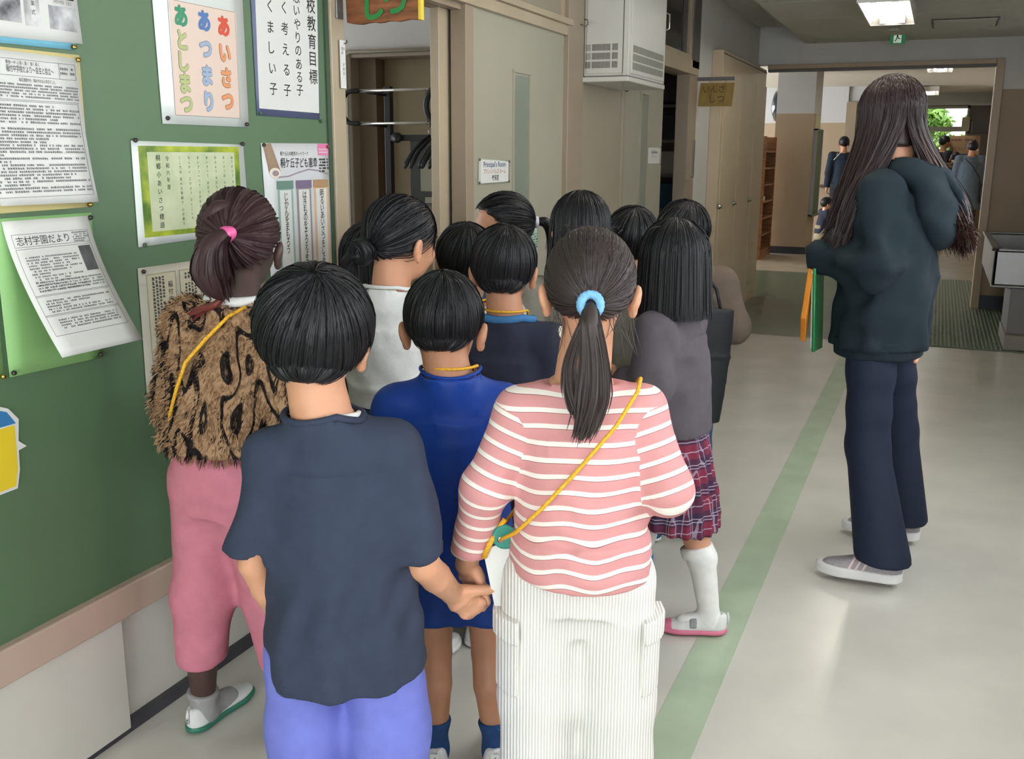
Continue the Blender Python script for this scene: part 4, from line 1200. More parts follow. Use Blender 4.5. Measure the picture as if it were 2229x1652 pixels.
    def cord(s, m, name='lanyard', r=.0032, rad=(.058, .052), dz=.026, front=.18):
        """neck cord: behind the neck, down to the chest in front"""
        nk = s.J['neck']; pts = []
        for i in range(17):
            a = -math.pi / 2 - math.pi * .62 + math.pi * 1.24 * i / 16
            y = rad[1] * math.sin(a); pts.append(nk + np.array((rad[0] * math.cos(a), y, dz - .35 * max(0, y + .01))))
        p0, p1 = pts[0], pts[-1]
        c = nk + np.array((0, .105, -front))
        pts = [c] + [p0 * .5 + c * .5 + np.array((-.01, .03, 0))] + pts + [p1 * .5 + c * .5 + np.array((.01, .03, 0))] + [c]
        return MB().tube(pts, r, 7).build(name, m, s.root, True)
    def pants(s, m, leg_z, r, hip=(.105, .085), waist_z=None, fold_amp=.004, res=.007, name='trousers', seed=3, crotch=None, fold=None, k=.035, attrs=None, legc=None):
        """r = radii (thigh, knee, hem); leg_z = hem height"""
        J = s.J; wz = waist_z or J['pelvis'][2] + .03
        pel = J['pelvis']
        fs = [tube([pel + np.array((0, -.003, -.085)), pel + np.array((0, -.005, -.02)), pel + np.array((0, -.005, .03)), np.array((J['waist'][0], J['waist'][1], wz))], [(hip[0]*.62, hip[1]*.62), (hip[0]*.95, hip[1]*.97), (hip[0], hip[1]), (hip[0]*.93, hip[1]*.9)])]
        for q in 'LR':
            hp_, kn, an = J['hip'+q], J['kn'+q], J['an'+q]
            if leg_z > kn[2]:
                t = (hp_[2] - leg_z) / (hp_[2] - kn[2]); e = hp_ + (kn - hp_) * t; x = kn - hp_
                a = clip(cap(hp_, e + x * .2, r[0], r[-1]), e, (0, 0, -1))
            else:
                t = (kn[2] - leg_z) / max(1e-3, (kn[2] - an[2])); e = kn + (an - kn) * t; x = (an - kn) / np.linalg.norm(an - kn)
                a = U(.03, cap(hp_, kn, r[0], r[1]), clip(cap(kn, e + x * .05, r[1], r[2]), e, (0, 0, -1)))
            fs.append(a)
        b = U(k, *fs)
        nf = fold or (lambda P: 1.6 * (sn(P, 55, seed, (1, 1, .25)) * .7 + sn(P, 80, seed + 1, (.6, .6, 1)) * .35))
        b = disp(b, lambda P: fold_amp * nf(P))
        b = clip(b, (0, 0, wz), (0, 0, 1))
        return sdf_obj(name, b, res, m, s.root, attrs, 4)
    def shoes(s, upper, sole, L=.19, W=.033, which='LR', sole_h=.014, toe_cap=None, strap=None, low=.055, style='slip', band=None, detail=True):
        J = s.J
        for q in which:
            an = J['an'+q]; a = math.radians(s.footyaw[q]); F = np.array((-math.sin(a), math.cos(a), 0)); Rt = np.array((math.cos(a), math.sin(a), 0)); Z = np.array((0, 0, 1.))
            o = np.array((an[0], an[1], max(0, an[2] - .055))) - F * .045 * L / .19     # heel point on ground
            pitch = getattr(s, 'footpitch', {}).get(q, 0)
            if pitch:
                ca, sa = math.cos(math.radians(pitch)), math.sin(math.radians(pitch)); toe = o + F * L * .72; toe[2] = 0
                F2 = F * ca - Z * sa; Z2 = Z * ca + F * sa
                o = toe - F2 * L * .72; F, Z = F2, Z2
            B = np.stack([Rt, F, Z], 1).astype(f32)
            def Pt(x, y, z): return o + Rt * x + F * y + Z * z
            def loc(P): return ((P - o.astype(f32)) @ B)
            def outline(y):   # half width along the foot
                t = np.clip(y / L, 0, 1)
                w_ = np.interp(t, [0, .2, .42, .7, 1], [.82, .87, .84, 1.0, .92])
                w_ = w_ * np.sqrt(np.clip(1 - (1 - np.clip(t / .16, 0, 1)) ** 2, .03, 1)) * np.sqrt(np.clip(1 - (np.clip(t - .68, 0, 1) / .325) ** 2, .03, 1))
                return W * w_
            def sole_f(P, z0, z1, grow):
                l = loc(P); y = l[:, 1]
                dx = np.abs(l[:, 0] - .004 * (1 if q == 'R' else -1) * np.sin(np.clip(y / L, 0, 1) * 3.1)) - outline(y) - grow
                dy = np.maximum(-y - grow, y - L - grow)
                dz = np.maximum(z0 - l[:, 2], l[:, 2] - z1)
                return -smin(-smin(-np.maximum(dx, dy) * -1, np.maximum(dx, dy), .001), -dz, .005)
            corners = np.array([Pt(x, y, z) for x in (-W*1.3, W*1.3) for y in (-.02, L + .02) for z in (-.01, .12)])
            lo, hi = corners.min(0), corners.max(0)
            def up_f(P):
                l = loc(P); y = l[:, 1]; t = np.clip(y / L, 0, 1)
                top = np.interp(t, [0, .1, .3, .5, .7, .88, 1], [low * 1.05, low * 1.1, low * .98, low * .82, low * .62, low * .5, .022])
                hw = outline(y) - .0005
                zz = np.clip((l[:, 2]) / top, 0, 1.5)
                dx = np.abs(l[:, 0] - .004 * (1 if q == 'R' else -1) * np.sin(t * 3.1)) - hw * np.sqrt(np.clip(1 - .62 * np.clip(zz, 0, 1) ** 2.5, .02, 1))
                dz = np.maximum(.008 - l[:, 2], l[:, 2] - top)
                dy = np.maximum(-y, y - L + .002)
                d = -smin(-np.maximum(dx, dy), -dz, .012)
                if style == 'slip':
                    hole = np.sqrt((l[:, 0] / (W * .62)) ** 2 + ((y - L * .34) / (L * .26)) ** 2) - 1
                    d = -smin(-d, -(-np.minimum(hole * .02, 1) * 1), .004) if False else np.maximum(d, np.minimum(-hole * .02, l[:, 2] - low * .62))
                return d
            uo = sdf_obj('shoe', S(up_f, lo, hi), .0042, upper, s.root)
            sdf_obj('sole', S(lambda P: sole_f(P, -.001, sole_h, .0025), lo, hi), .004, sole, uo)
            if toe_cap:
                sdf_obj('toe_cap', S(lambda P: np.maximum(up_f(P) - .0015, L * .80 - loc(P)[:, 1]), lo, hi), .004, toe_cap, uo)
            if strap:
                for yy in (L * .5,):
                    sdf_obj('strap', S(lambda P: np.maximum(np.abs(loc(P)[:, 1] - yy) - .011, np.maximum(up_f(P) - .002, .02 - loc(P)[:, 2])), lo, hi), .0035, strap, uo)
            if band:
                for j, yy in enumerate(band[1]):
                    sdf_obj('side_stripe', S(lambda P, yy=yy: np.maximum(np.abs(loc(P)[:, 1] - yy * L + (loc(P)[:, 2] - .04) * .45) - .0045, np.maximum(up_f(P) - .0016, np.maximum(.02 - loc(P)[:, 2], loc(P)[:, 2] - low * .8))), lo, hi), .003, band[0], uo)
            if style == 'slip':
                pt = [Pt(0, -.0035, .028), Pt(0, -.003, .048), Pt(0, -.001, .062)]
                MB().tube(pt, [.004, .0045, .002], 6).build('heel_tab', upper, uo, True)
    def socks(s, m, top_z, r=None, which='LR', cuff=False):
        J = s.J
        for q in which:
            an, kn = J['an'+q], J['kn'+q]; H = s.H
            r0 = .0235*H; r1 = .034*H
            x = (kn - an) / np.linalg.norm(kn - an); L = (top_z - an[2]) / x[2]; e = an + x * L
            calf = an + x * min(L, np.linalg.norm(kn - an) * .68) + np.array((0, -.010, 0)) * min(1, L / .1)
            f = U(.02, cap(an - np.array((0, 0, .03)), calf, r0, r0 + (r1 - r0) * min(1, L / .16)), cap(calf, e + x * .02, r0 + (r1 - r0) * min(1, L / .16), r1 if L > .15 else r0 + (r1 - r0) * min(1, L / .16)))
            f = clip(f, e, x)
            a = math.radians(s.footyaw[q]); fwv = np.array((-math.sin(a), math.cos(a), 0))
            f = U(.02, f, cap(an + np.array((0, 0, -.018)), an * np.array((1, 1, 0)) + np.array((0, 0, max(.032, an[2] - .033))) + fwv * .078 * H / 1.2, .0235 * H, .020 * H))
            if cuff: f = U(.004, f, clip(clip(cap(e - x * .06, e + x * .03, r1 + .007), e, x), e - x * .03, -x))
            f = disp(f, lambda P: .0012 * sn(P, 90, 5, (.5, .5, 1)))
            sdf_obj('sock', f, .0055, m, s.root)
# ------------------------------------------------------------------ cloth materials
def cloth(name, c, rough=0.85, var=0.06, bump=0.25, bs=420, vs=30, sheen=0.0):
    return mat(name, c, rough=rough, var=var, vscale=vs, bump=bump, bscale=bs, spec=0.25, sheen=sheen)

def nodes_of(name, c, rough=0.85):
    m = mat(name, c, rough=rough, spec=0.25)
    return m, m.node_tree, m.node_tree.nodes['Principled BSDF']

def math_node(nt, op, a, b=None):
    n = nt.nodes.new('ShaderNodeMath'); n.operation = op
    for i, x in enumerate((a, b)):
        if x is None: continue
        if isinstance(x, (int, float)): n.inputs[i].default_value = x
        else: nt.links.new(x, n.inputs[i])
    return n.outputs[0]

def mix_node(nt, fac, a, b):
    n = nt.nodes.new('ShaderNodeMix'); n.data_type = 'RGBA'
    nt.links.new(fac, n.inputs['Factor'])
    for k, x in (('A', a), ('B', b)):
        if isinstance(x, tuple): n.inputs[k].default_value = x
        else: nt.links.new(x, n.inputs[k])
    return n.outputs['Result']

def stripe_cloth():
    m, nt, b = nodes_of('striped_jersey', (206, 146, 146))
    A = []
    for nm in ('st_z', 'st_a', 'sel'):
        at = nt.nodes.new('ShaderNodeAttribute'); at.attribute_name = nm; A.append(at.outputs['Fac'])
    on_arm = math_node(nt, 'LESS_THAN', A[2], 0.0)
    coord = math_node(nt, 'ADD', A[0], math_node(nt, 'MULTIPLY', on_arm, math_node(nt, 'SUBTRACT', A[1], A[0])))
    fr = math_node(nt, 'FRACT', math_node(nt, 'DIVIDE', coord, 0.0290))
    white = math_node(nt, 'LESS_THAN', fr, 0.29)
    dark = math_node(nt, 'LESS_THAN', math_node(nt, 'ABSOLUTE', math_node(nt, 'SUBTRACT', fr, 0.985)), 0.022)
    c1 = mix_node(nt, white, rgb(206, 146, 146), rgb(232, 224, 216))
    c2 = mix_node(nt, dark, c1, rgb(140, 96, 96))
    nt.links.new(c2, b.inputs['Base Color'])
    return m

def tiger_cloth():
    m, nt, b = nodes_of('tiger_fur', (168, 134, 100), 0.95)
    tc = nt.nodes.new('ShaderNodeTexCoord')
    mp = nt.nodes.new('ShaderNodeMapping'); mp.inputs['Scale'].default_value = (2.4, 1.6, 0.9); mp.inputs['Rotation'].default_value = (0.0, 0.45, 0.0)
    nt.links.new(tc.outputs['Object'], mp.inputs['Vector'])
    w = nt.nodes.new('ShaderNodeTexNoise'); w.inputs['Scale'].default_value = 8.5; w.inputs['Detail'].default_value = 0.5
    nt.links.new(mp.outputs['Vector'], w.inputs['Vector'])
    r = nt.nodes.new('ShaderNodeMapRange'); r.inputs['From Min'].default_value = 0.17; r.inputs['From Max'].default_value = 0.11
    nt.links.new(math_node(nt, 'ABSOLUTE', math_node(nt, 'SUBTRACT', math_node(nt, 'FRACT', math_node(nt, 'MULTIPLY', w.outputs['Fac'], 5.0)), 0.5)), r.inputs['Value'])
    n = nt.nodes.new('ShaderNodeTexNoise'); n.inputs['Scale'].default_value = 9
    nt.links.new(tc.outputs['Object'], n.inputs['Vector'])
    tan = mix_node(nt, n.outputs['Fac'], rgb(140, 108, 80), rgb(190, 156, 122))
    nt.links.new(mix_node(nt, r.outputs['Result'], tan, rgb(34, 28, 28)), b.inputs['Base Color'])
    return m

def plaid_cloth():
    m, nt, b = nodes_of('wine_plaid', (120, 44, 66))
    tc = nt.nodes.new('ShaderNodeTexCoord'); sp = nt.nodes.new('ShaderNodeSeparateXYZ'); nt.links.new(tc.outputs['Object'], sp.inputs[0])
    col = rgb(122, 44, 66)
    def band(o, per, ph, w):
        return math_node(nt, 'LESS_THAN', math_node(nt, 'FRACT', math_node(nt, 'ADD', math_node(nt, 'DIVIDE', o, per), ph)), w)
    hz = math_node(nt, 'ADD', sp.outputs['X'], math_node(nt, 'MULTIPLY', sp.outputs['Y'], 0.9))
    c = mix_node(nt, math_node(nt, 'MULTIPLY', band(sp.outputs['Z'], .075, .2, .45), 0.7), col, rgb(44, 40, 66))
    c = mix_node(nt, math_node(nt, 'MULTIPLY', band(hz, .07, .1, .42), 0.6), c, rgb(46, 40, 66))
    for k in (.0, .12, .5):
        c = mix_node(nt, math_node(nt, 'MULTIPLY', band(sp.outputs['Z'], .075, k, .035), .75), c, rgb(176, 168, 186))
        c = mix_node(nt, math_node(nt, 'MULTIPLY', band(hz, .07, k, .035), .5), c, rgb(176, 168, 186))
    nt.links.new(c, b.inputs['Base Color'])
    return m

def cord_cloth():
    m, nt, b = nodes_of('white_corduroy', (232, 230, 224))
    tc = nt.nodes.new('ShaderNodeTexCoord')
    w = nt.nodes.new('ShaderNodeTexWave'); w.bands_direction = 'X'; w.inputs['Scale'].default_value = 52; w.inputs['Distortion'].default_value = 0.4
    nt.links.new(tc.outputs['Object'], w.inputs['Vector'])
    bp = nt.nodes.new('ShaderNodeBump'); bp.inputs['Strength'].default_value = 0.55; bp.inputs['Distance'].default_value = 0.003
    nt.links.new(w.outputs['Fac'], bp.inputs['Height']); nt.links.new(bp.outputs['Normal'], b.inputs['Normal'])
    nt.links.new(mix_node(nt, w.outputs['Fac'], rgb(206, 204, 198), rgb(238, 237, 232)), b.inputs['Base Color'])
    return m

C_slate = cloth('slate_blue_cotton', (52, 60, 78)); C_peri = cloth('periwinkle_cotton', (112, 120, 198)); C_white = cloth('white_cotton', (222, 224, 222)); C_blue = cloth('royal_blue_polyester', (24, 62, 148), rough=0.5, bump=0.08)
C_blue2 = cloth('deep_blue_shorts', (24, 58, 128), rough=0.6, bump=0.1); C_pink = cloth('pink_cotton', (196, 122, 138)); C_navy = cloth('navy_cotton', (44, 48, 64)); C_jean = cloth('dark_denim', (54, 62, 78)); C_blujean = cloth('blue_denim', (44, 82, 124))
C_grey = cloth('grey_shirting', (92, 86, 92)); C_brown = cloth('olive_brown_knit', (102, 90, 80)); C_teal = cloth('dark_teal_sweat', (25, 38, 45), bump=0.15); C_navyt = cloth('navy_trouser', (27, 35, 54), rough=0.7, bump=0.1); C_steelb = cloth('steel_blue_cotton', (54, 84, 122)); C_dark = cloth('dark_cotton', (40, 42, 48))
C_sockg = cloth('grey_sock', (150, 150, 150)); C_sockw = cloth('white_sock', (228, 228, 226)); C_sockb = cloth('blue_sock', (40, 72, 120))
M_shoew = cloth('white_shoe_canvas', (214, 216, 214), rough=0.6); M_solep = mat('pink_rubber', (214, 116, 146), rough=0.5); M_soleg = mat('green_rubber', (40, 112, 92), rough=0.5); M_solew = mat('white_rubber', (220, 222, 222), rough=0.5); M_soleb = mat('blue_rubber', (60, 130, 180), rough=0.5)
M_cord = mat('yellow_cord', (226, 170, 36), rough=0.6, var=0.25, vscale=260, bump=0.4, bscale=300)
C_stripe = stripe_cloth(); C_tiger = tiger_cloth(); C_plaid = plaid_cloth(); C_cord = cord_cloth()
V3 = lambda *p: np.array(p, float)

def scribble(p, name, m, pts_list, fmap, parent, w=.0016):
    pr = Print()
    for pts in pts_list: pr.stroke(pts, w)
    return pr.build(name, m, parent, fmap, 0.0003)

ZB_boy = ([-.11, -.07, -.035, -.01, .03, .06, .1], [-.082, -.074, -.046, -.018, -.012, .03, .045])
# ---- boy in the slate T-shirt (foreground)
p = Person('child in a slate blue T-shirt and periwinkle trousers, holding hands, nearest the camera', (-0.967, 1.416), 23, 1.19,
    dict(head=(0, .012, 1.076), neck=(.014, -.012, .935), chest=(.028, 0, .80), waist=(.028, 0, .67), pelvis=(.028, 0, .57), shL=(-.076, -.004, .852), shR=(.132, -.004, .868),
         elL=(-.124, -.006, .655), wrL=(-.088, .055, .505), elR=(.184, -.008, .652), wrR=(.228, .090, .553), hipL=(-.042, 0, .56), hipR=(.098, 0, .56), knL=(-.05, .015, .31), knR=(.112, .015, .31), anL=(-.05, 0, .06), anR=(.115, 0, .06)),
    SK, head=(-2, 4, 3), hk=1.06)
p.build_body(hand_cfg=dict(R=dict(d=(.62, .36, -.64), n=(-.1, 1, .2), t=(.68, -.05, .68), k=.95, curl=(62, 62, 40), thumb=(.72, .80, -.12), thumb_bend=.0)))
RB = (.094, .106, .097)
p.hair_cap(RB, (0, -.012, .016), ZB_boy, m=HB, nape=((0, -.035, -.045), (.060, .060, .035)))
p.strands(4200, np.array(RB) * 1.012, (0, -.012, .016), ZB_boy, HB, seed=11, pole=(.012, -.055, .085), width=.0019)
def nape_hair(p, m=HB, n=500, seed=1, c=(0, -.035, -.045), r=(.060, .060, .035), zb=ZB_boy, w=.0019):
    p.strands(n, np.array(r) * 1.05, c, zb, m, seed=seed, pole=(0, .03, .03), width=w, twist=.05, name='nape_strands', only=lambda P: P[:, -1, 1] < -.02)
nape_hair(p, n=900, seed=12)
p.top(C_slate, .452, (.146, .126, .12, .10), (.112, .096, .09, .072), 'short', (.05, .056), .91, neck=(.066, .056), neck_y=-.004, fold_amp=.0085, sh_r=.042, collar=(C_slate, .0065), hem_n=(0, -.14, 1), hem_c=(.028, 0, .445), res=.006,
      fold=lambda P: 2.2 * sn(P, 66, 21, (1, 1, .10)) * np.clip((.90 - P[:, 2]) * 2.6, .05, 1.0) + 1.0 * sn(P, 60, 24, (.8, .8, .6)) + 1.1 * np.sin((P[:, 0] - .5 * P[:, 2]) * 95 + 1.5 * sn(P, 15, 6)) * np.clip(.11 - np.abs(P[:, 2] - .60), 0, .11) * 6)
N = 30; pts = [p.J['neck'] + V3(.060 * math.cos(a), .053 * math.sin(a), .001 - .006 * math.sin(a)) for a in np.linspace(-1.35, .2, 12)]
MB().tube(pts, .006, 7).build('undershirt_collar', C_white, p.topobj, True)
p.pants(C_peri, .09, (.070, .072, .072), hip=(.120, .088), waist_z=.50, fold_amp=.006, seed=5)
p.shoes(M_shoew, M_solew, .195)
P2 = p
# ---- girl in the striped shirt
p = Person('child in a pink and white striped shirt with a ponytail and white corduroy trousers', (-0.562, 1.689), 23, 1.245,
    dict(head=(.002, .01, 1.150), neck=(-.012, -.012, .985), chest=(-.008, 0, .84), waist=(-.008, 0, .71), pelvis=(-.006, 0, .60), shL=(-.122, -.002, .915), shR=(.10, -.002, .918),
         elL=(-.188, -.012, .768), wrL=(-.226, .050, .588), elR=(.152, -.035, .775), wrR=(.10, .12, .83), hipL=(-.078, 0, .585), hipR=(.066, 0, .585), knL=(-.086, .012, .33), knR=(.072, .012, .33), anL=(-.09, -.01, .06), anR=(.078, -.01, .06)),
    SK, head=(-4, 6, 0), hk=1.0)
p.build_body(hand_cfg=dict(L=dict(d=(.34, .10, -.93), n=(-.55, -.83, -.1), t=(.78, -.55, .25), k=.90, curls=((22, 66, 45), (32, 68, 48), (36, 68, 48), (40, 66, 46)), thumb=(.85, .35, .4))))
RP = (.080, .096, .089); CP = (0, -.012, .012)
p.hair_cap(RP, CP, ([-.11, -.07, -.02, .02, .06, .1], [-.066, -.058, -.02, .012, .03, .05]), m=HBR)
p.pulled(4200, (0, -.103, -.032), np.array(RP) * 1.02, CP, HBR, zlow=-.07, seed=5, width=.0018)
rd = np.random.RandomState(3)
# loose wisps at the nape and crown
W = []
for i in range(46):
    sx = rd.choice((-1, 1)) * rd.uniform(.03, .075); y0 = -.05 - rd.uniform(0, .03)
    a = p.hp(sx, y0 + .03 * abs(sx) / .07, -.05 + rd.uniform(-.01, .03)); L = rd.uniform(.03, .085)
    t = np.linspace(0, 1, 9)[:, None]
    W.append(a + t * V3(-sx * .1 + rd.normal() * .012, -.012 + rd.normal() * .008, -L) + (t ** 2) * V3(rd.normal() * .012, 0, 0))
for i in range(60):
    a = p.hp(rd.normal() * .03, -.03 + rd.normal() * .03, .098); t = np.linspace(0, 1, 9)[:, None]
    W.append(a + t * V3(rd.normal() * .02, rd.normal() * .02, rd.uniform(-.002, .014)) + t * t * V3(0, 0, -.006))
V, Q = ribbons(np.array(W), .0011, p.hc); o = np_obj('wisps', V, Q, HBR, p.hairobj); o['kind'] = 'stuff'
tie = p.hp(0, -.112, -.034)
p.tail(800, [tie, tie + V3(.0, -.02, -.03), tie + V3(.008, -.012, -.10), tie + V3(.006, -.008, -.17), tie + V3(-.012, -.004, -.236)], .012, .029, HBR, seed=8, width=.0026)
p.tail(120, [tie, tie + V3(-.018, -.018, -.04), tie + V3(-.034, -.010, -.10), tie + V3(-.030, -.006, -.155), tie + V3(-.014, -.004, -.20)], .006, .010, HBR, seed=9, core=False, name='loose_tail')
# blue terry hair tie
m_ = MB(); c0 = p.hp(0, -.106, -.031)
ring = [c0 + V3(.0165 * math.cos(a), -.004 + .005 * math.sin(a), .0165 * math.sin(a)) for a in np.linspace(-1.57, 2 * math.pi - 1.57, 41)]
m_.tube(ring, [.0078 + .0009 * (i % 2) for i in range(41)], 8, False).build('hair_tie', mat('light_blue_terry', (120, 178, 222), rough=0.9, var=0.15, vscale=120, bump=.5, bscale=200), p.root, True)
fs = lambda P: .55 * sn(P, 34, 31, (.6, .6, 1.0)) * np.clip((.86 - P[:, 2]) * 4, .2, 1) + .55 * np.sin(P[:, 2] * 105 + 2.5 * np.sin(P[:, 0] * 26 + .6) + 1.2 * sn(P, 20, 7)) * np.clip((.80 - np.abs(P[:, 2] - .70) * 1.0 - .62) * 6, 0, 1) * np.clip(1.2 - np.abs(P[:, 0]) * 5, .2, 1) + .3 * sn(P, 70, 34)
p.top(C_stripe, .606, (.136, .124, .118, .10), (.120, .096, .088, .07), 'long', (.044, .045, .036), neck=(.100, .060), neck_y=.0, neck_dz=.006, trap_dz=.0, fold=fs, fold_amp=.0065, sh_r=.038, res=.0055, hem_c=(-.006, 0, .604), hem_n=(.05, -.05, 1), wr_ext=-.012, attrs=True, warp=lambda V: (.0065 * sn(V, 42, 77, (1, 1, .5)) + .005 * np.sin(V[:, 0] * 55 + 1.0) * np.clip((.86 - V[:, 2]) * 5, 0, 1)) * np.clip((.98 - V[:, 2]) * 6, .2, 1))
p.pants(C_cord, .07, (.076, .074, .072), hip=(.116, .092), waist_z=.64, fold_amp=.0045, seed=15, res=.006)
for sx, q in ((-1, 'L'), (1, 'R')):
    hx_ = p.J['hip' + q][0] + sx * .062
    hx_ = p.J['hip' + q][0] + sx * .045
    leg = cap(p.J['hip' + q], p.J['kn' + q], .080, .074)
    reg = lambda z0, z1, g: S(lambda P: np.maximum(np.maximum(leg(P) - g, np.abs(P[:, 2] - (z0 + z1) / 2) - (z1 - z0) / 2), np.maximum(np.abs(P[:, 1] + .025) - .052, (hx_ - P[:, 0]) * sx)), leg.lo - .02, leg.hi + .02)
    pk = sdf_obj('cargo_pocket', reg(.36, .515, .008), .005, C_cord, p.root)
    sdf_obj('pocket_flap', reg(.475, .525, .015), .005, C_cord, pk)
p.shoes(M_shoew, M_solew, .195)
P6 = p
# crossbody cord with the card pouch at her left hip
pc = tag(empty('lanyard_pouch', (-0.562, 1.689, 0), math.radians(23)), 'white card pouch on a yellow cord slung across the striped shirt', 'pouch')
MB().tube([(.098, .02, .972), (.094, -.03, .985), (.085, -.062, .968), (.045, -.098, .915), (-.02, -.108, .838), (-.085, -.104, .762), (-.130, -.075, .706), (-.150, -.040, .682), (-.158, -.016, .668)], .0038, 8).build('cord', M_cord, pc, True)
MB().tube([(.098, .02, .972), (.09, .075, .93), (.0, .115, .83), (-.10, .10, .73), (-.15, .04, .68), (-.158, .0, .665)], .0038, 8).build('cord', M_cord, pc, True)
tb = sdf_obj('tab', clip(clip(ell((-.150, -.012, .672), (.026, .02, .026)), (0, -.010, 0), (0, 1, 0)), (0, -.014, 0), (0, -1, 0)), .003, mat('teal_card', (44, 132, 116), rough=0.5), pc)
MB().lathe([(.003, -.0012), (.0065, -.001), (.0065, .001), (.003, .0012)], (-.158, -.0155, .668), 'y', 14).build('eyelet', M_chrome, pc, True)
MB().prism([(-.192, .0, .640), (-.115, -.002, .672), (-.10, -.002, .48), (-.165, .0, .50)], (.0, .003, 0)).build('card', M_paper, pc)
MB().tube([(-.190, -.006, .628), (-.180, -.010, .655), (-.160, -.008, .690), (-.150, -.004, .705)], .0055, 7).build('cord_loop', M_cord, pc, True)
# ---- boy in royal blue
p = Person('child in a royal blue shirt and blue shorts with a yellow neck cord', (-0.919, 1.814), 23, 1.143,
    dict(head=(0, .01, 1.037), neck=(.014, -.012, .932), chest=(.018, 0, .80), waist=(.022, 0, .68), pelvis=(.026, 0, .56), shL=(-.098, -.004, .855), shR=(.126, -.004, .857), elL=(-.135, .03, .70), wrL=(-.09, .12, .62), elR=(.16, .03, .70), wrR=(.13, .12, .62),
         hipL=(-.036, 0, .545), hipR=(.088, 0, .545), knL=(-.030, .01, .285), knR=(.094, .01, .285), anL=(-.028, .005, .062), anR=(.108, .005, .062)), SK2, head=(-4, 8, 0), hk=1.0)
p.footyaw = dict(L=10, R=-8)
p.build_body(leg_r=(.056, .040, .026))
RB4 = (.079, .097, .088)
zb4 = ([-.11, -.07, -.03, .0, .04, .1], [-.068, -.06, -.022, .002, .012, .045])
p.hair_cap(RB4, (0, -.010, .018), zb4, m=HB, nape=((0, -.035, -.035), (.055, .052, .03)))
p.strands(2800, np.array(RB4) * 1.01, (0, -.010, .018), zb4, HB, seed=21, width=.002, pole=(0, -.03, .09))
nape_hair(p, n=700, seed=22, c=(0, -.035, -.035), r=(.055, .052, .03), zb=zb4)
p.top(C_blue, .50, (.126, .115, .112, .10), (.10, .09, .088, .07), 'short', (.050, .054), .9, neck=(.060, .054), fold_amp=.004, sh_r=.042, collar=(C_blue, .004), seed=41)
p.pants(C_blue2, .375, (.072, .076), hip=(.112, .085), waist_z=.54, fold_amp=.004, seed=45)
p.cord(M_cord, rad=(.056, .052), dz=.02)
p.socks(C_sockb, .125); p.shoes(M_shoew, M_solew, .185)
# handwritten label tabs on the heels
for q in 'LR':
    an = p.J['an' + q]; a = math.radians(p.footyaw[q])
    lab = raw_obj('heel_label', [(an[0] - .010, an[1] - .0525, .022), (an[0] + .010, an[1] - .0525, .022), (an[0] + .010, an[1] - .050, .062), (an[0] - .010, an[1] - .050, .062)], [(0, 1, 2, 3)], M_paper, p.root)
    scribble(p, 'writing', M_ink, [[(0, .056), (.003, .052), (-.003, .05)], [(-.003, .046), (.003, .044), (0, .040)], [(0, .038), (.003, .034), (-.002, .032)]], lambda u, v, h, an=an: (an[0] + u, an[1] - .0535, v), lab)
# ---- child in the tiger jacket and pink trousers
p = Person('child in a tiger striped fluffy jacket and pink trousers with a braided ponytail', (-1.379, 1.737), 2, 1.303,
    dict(head=(.0, .02, 1.193), neck=(-.002, -.010, 1.052), chest=(-.018, -.01, .92), waist=(-.03, -.02, .80), pelvis=(-.05, -.02, .655), shL=(-.118, -.015, 1.0), shR=(.095, -.01, 1.0), elL=(-.150, -.02, .83), wrL=(-.12, .10, .75), elR=(.135, -.01, .83), wrR=(.12, .12, .78),
         hipL=(-.105, -.02, .64), hipR=(.01, -.02, .64), knL=(-.130, -.02, .36), knR=(.03, .03, .36), anL=(-.168, .0, .062), anR=(.06, .05, .062)), SKD, head=(22, 4, 0), hk=1.03)
p.footyaw = dict(L=-5, R=-8)
p.build_body(ear=.85)
RB1 = (.080, .097, .090); C1 = (0, -.010, .016)
p.hair_cap(RB1, C1, ([-.11, -.07, -.03, .0, .04, .1], [-.07, -.06, -.03, -.005, .012, .045]), m=HA)
p.pulled(420, (-.0, -.11, .012), np.array(RB1) * 1.02, C1, HA, zlow=-.06, seed=6, width=.0075, bulge=.03)
tie = p.hp(0, -.112, .014)
sdf_obj('hair_tie', U(.006, ell(tie, (.018, .014, .018)), ell(tie + V3(.012, .0, .004), (.012, .012, .013))), .004, mat('hot_pink_band', (222, 92, 152), rough=0.35), p.root)
p.tail(300, [tie, tie + V3(-.010, -.030, -.022), tie + V3(-.020, -.028, -.075), tie + V3(-.012, -.010, -.130)], .016, .044, HA, seed=7, width=.006)
p.tail(160, [tie + V3(-.012, .035, .050), tie + V3(-.035, .02, .048), tie + V3(-.058, .02, .012), tie + V3(-.058, .02, -.05)], .020, .018, HA, seed=17, width=.006, name='side_bunch')
p.tail(50, [tie + V3(-.005, 0, -.12), tie + V3(-.03, -.01, -.145), tie + V3(-.06, -.01, -.155), tie + V3(-.10, -.005, -.172)], .006, .007, mat('red_braid', (104, 40, 36), rough=0.5), seed=18, width=.005, name='loose_braid')
jk = p.top(C_tiger, .735, (.135, .135, .132, .112), (.108, .104, .10, .08), 'long', (.062, .062, .052), neck=(.062, .055), fold_amp=.008, sh_r=.05, seed=51, name='jacket', res=.0065)
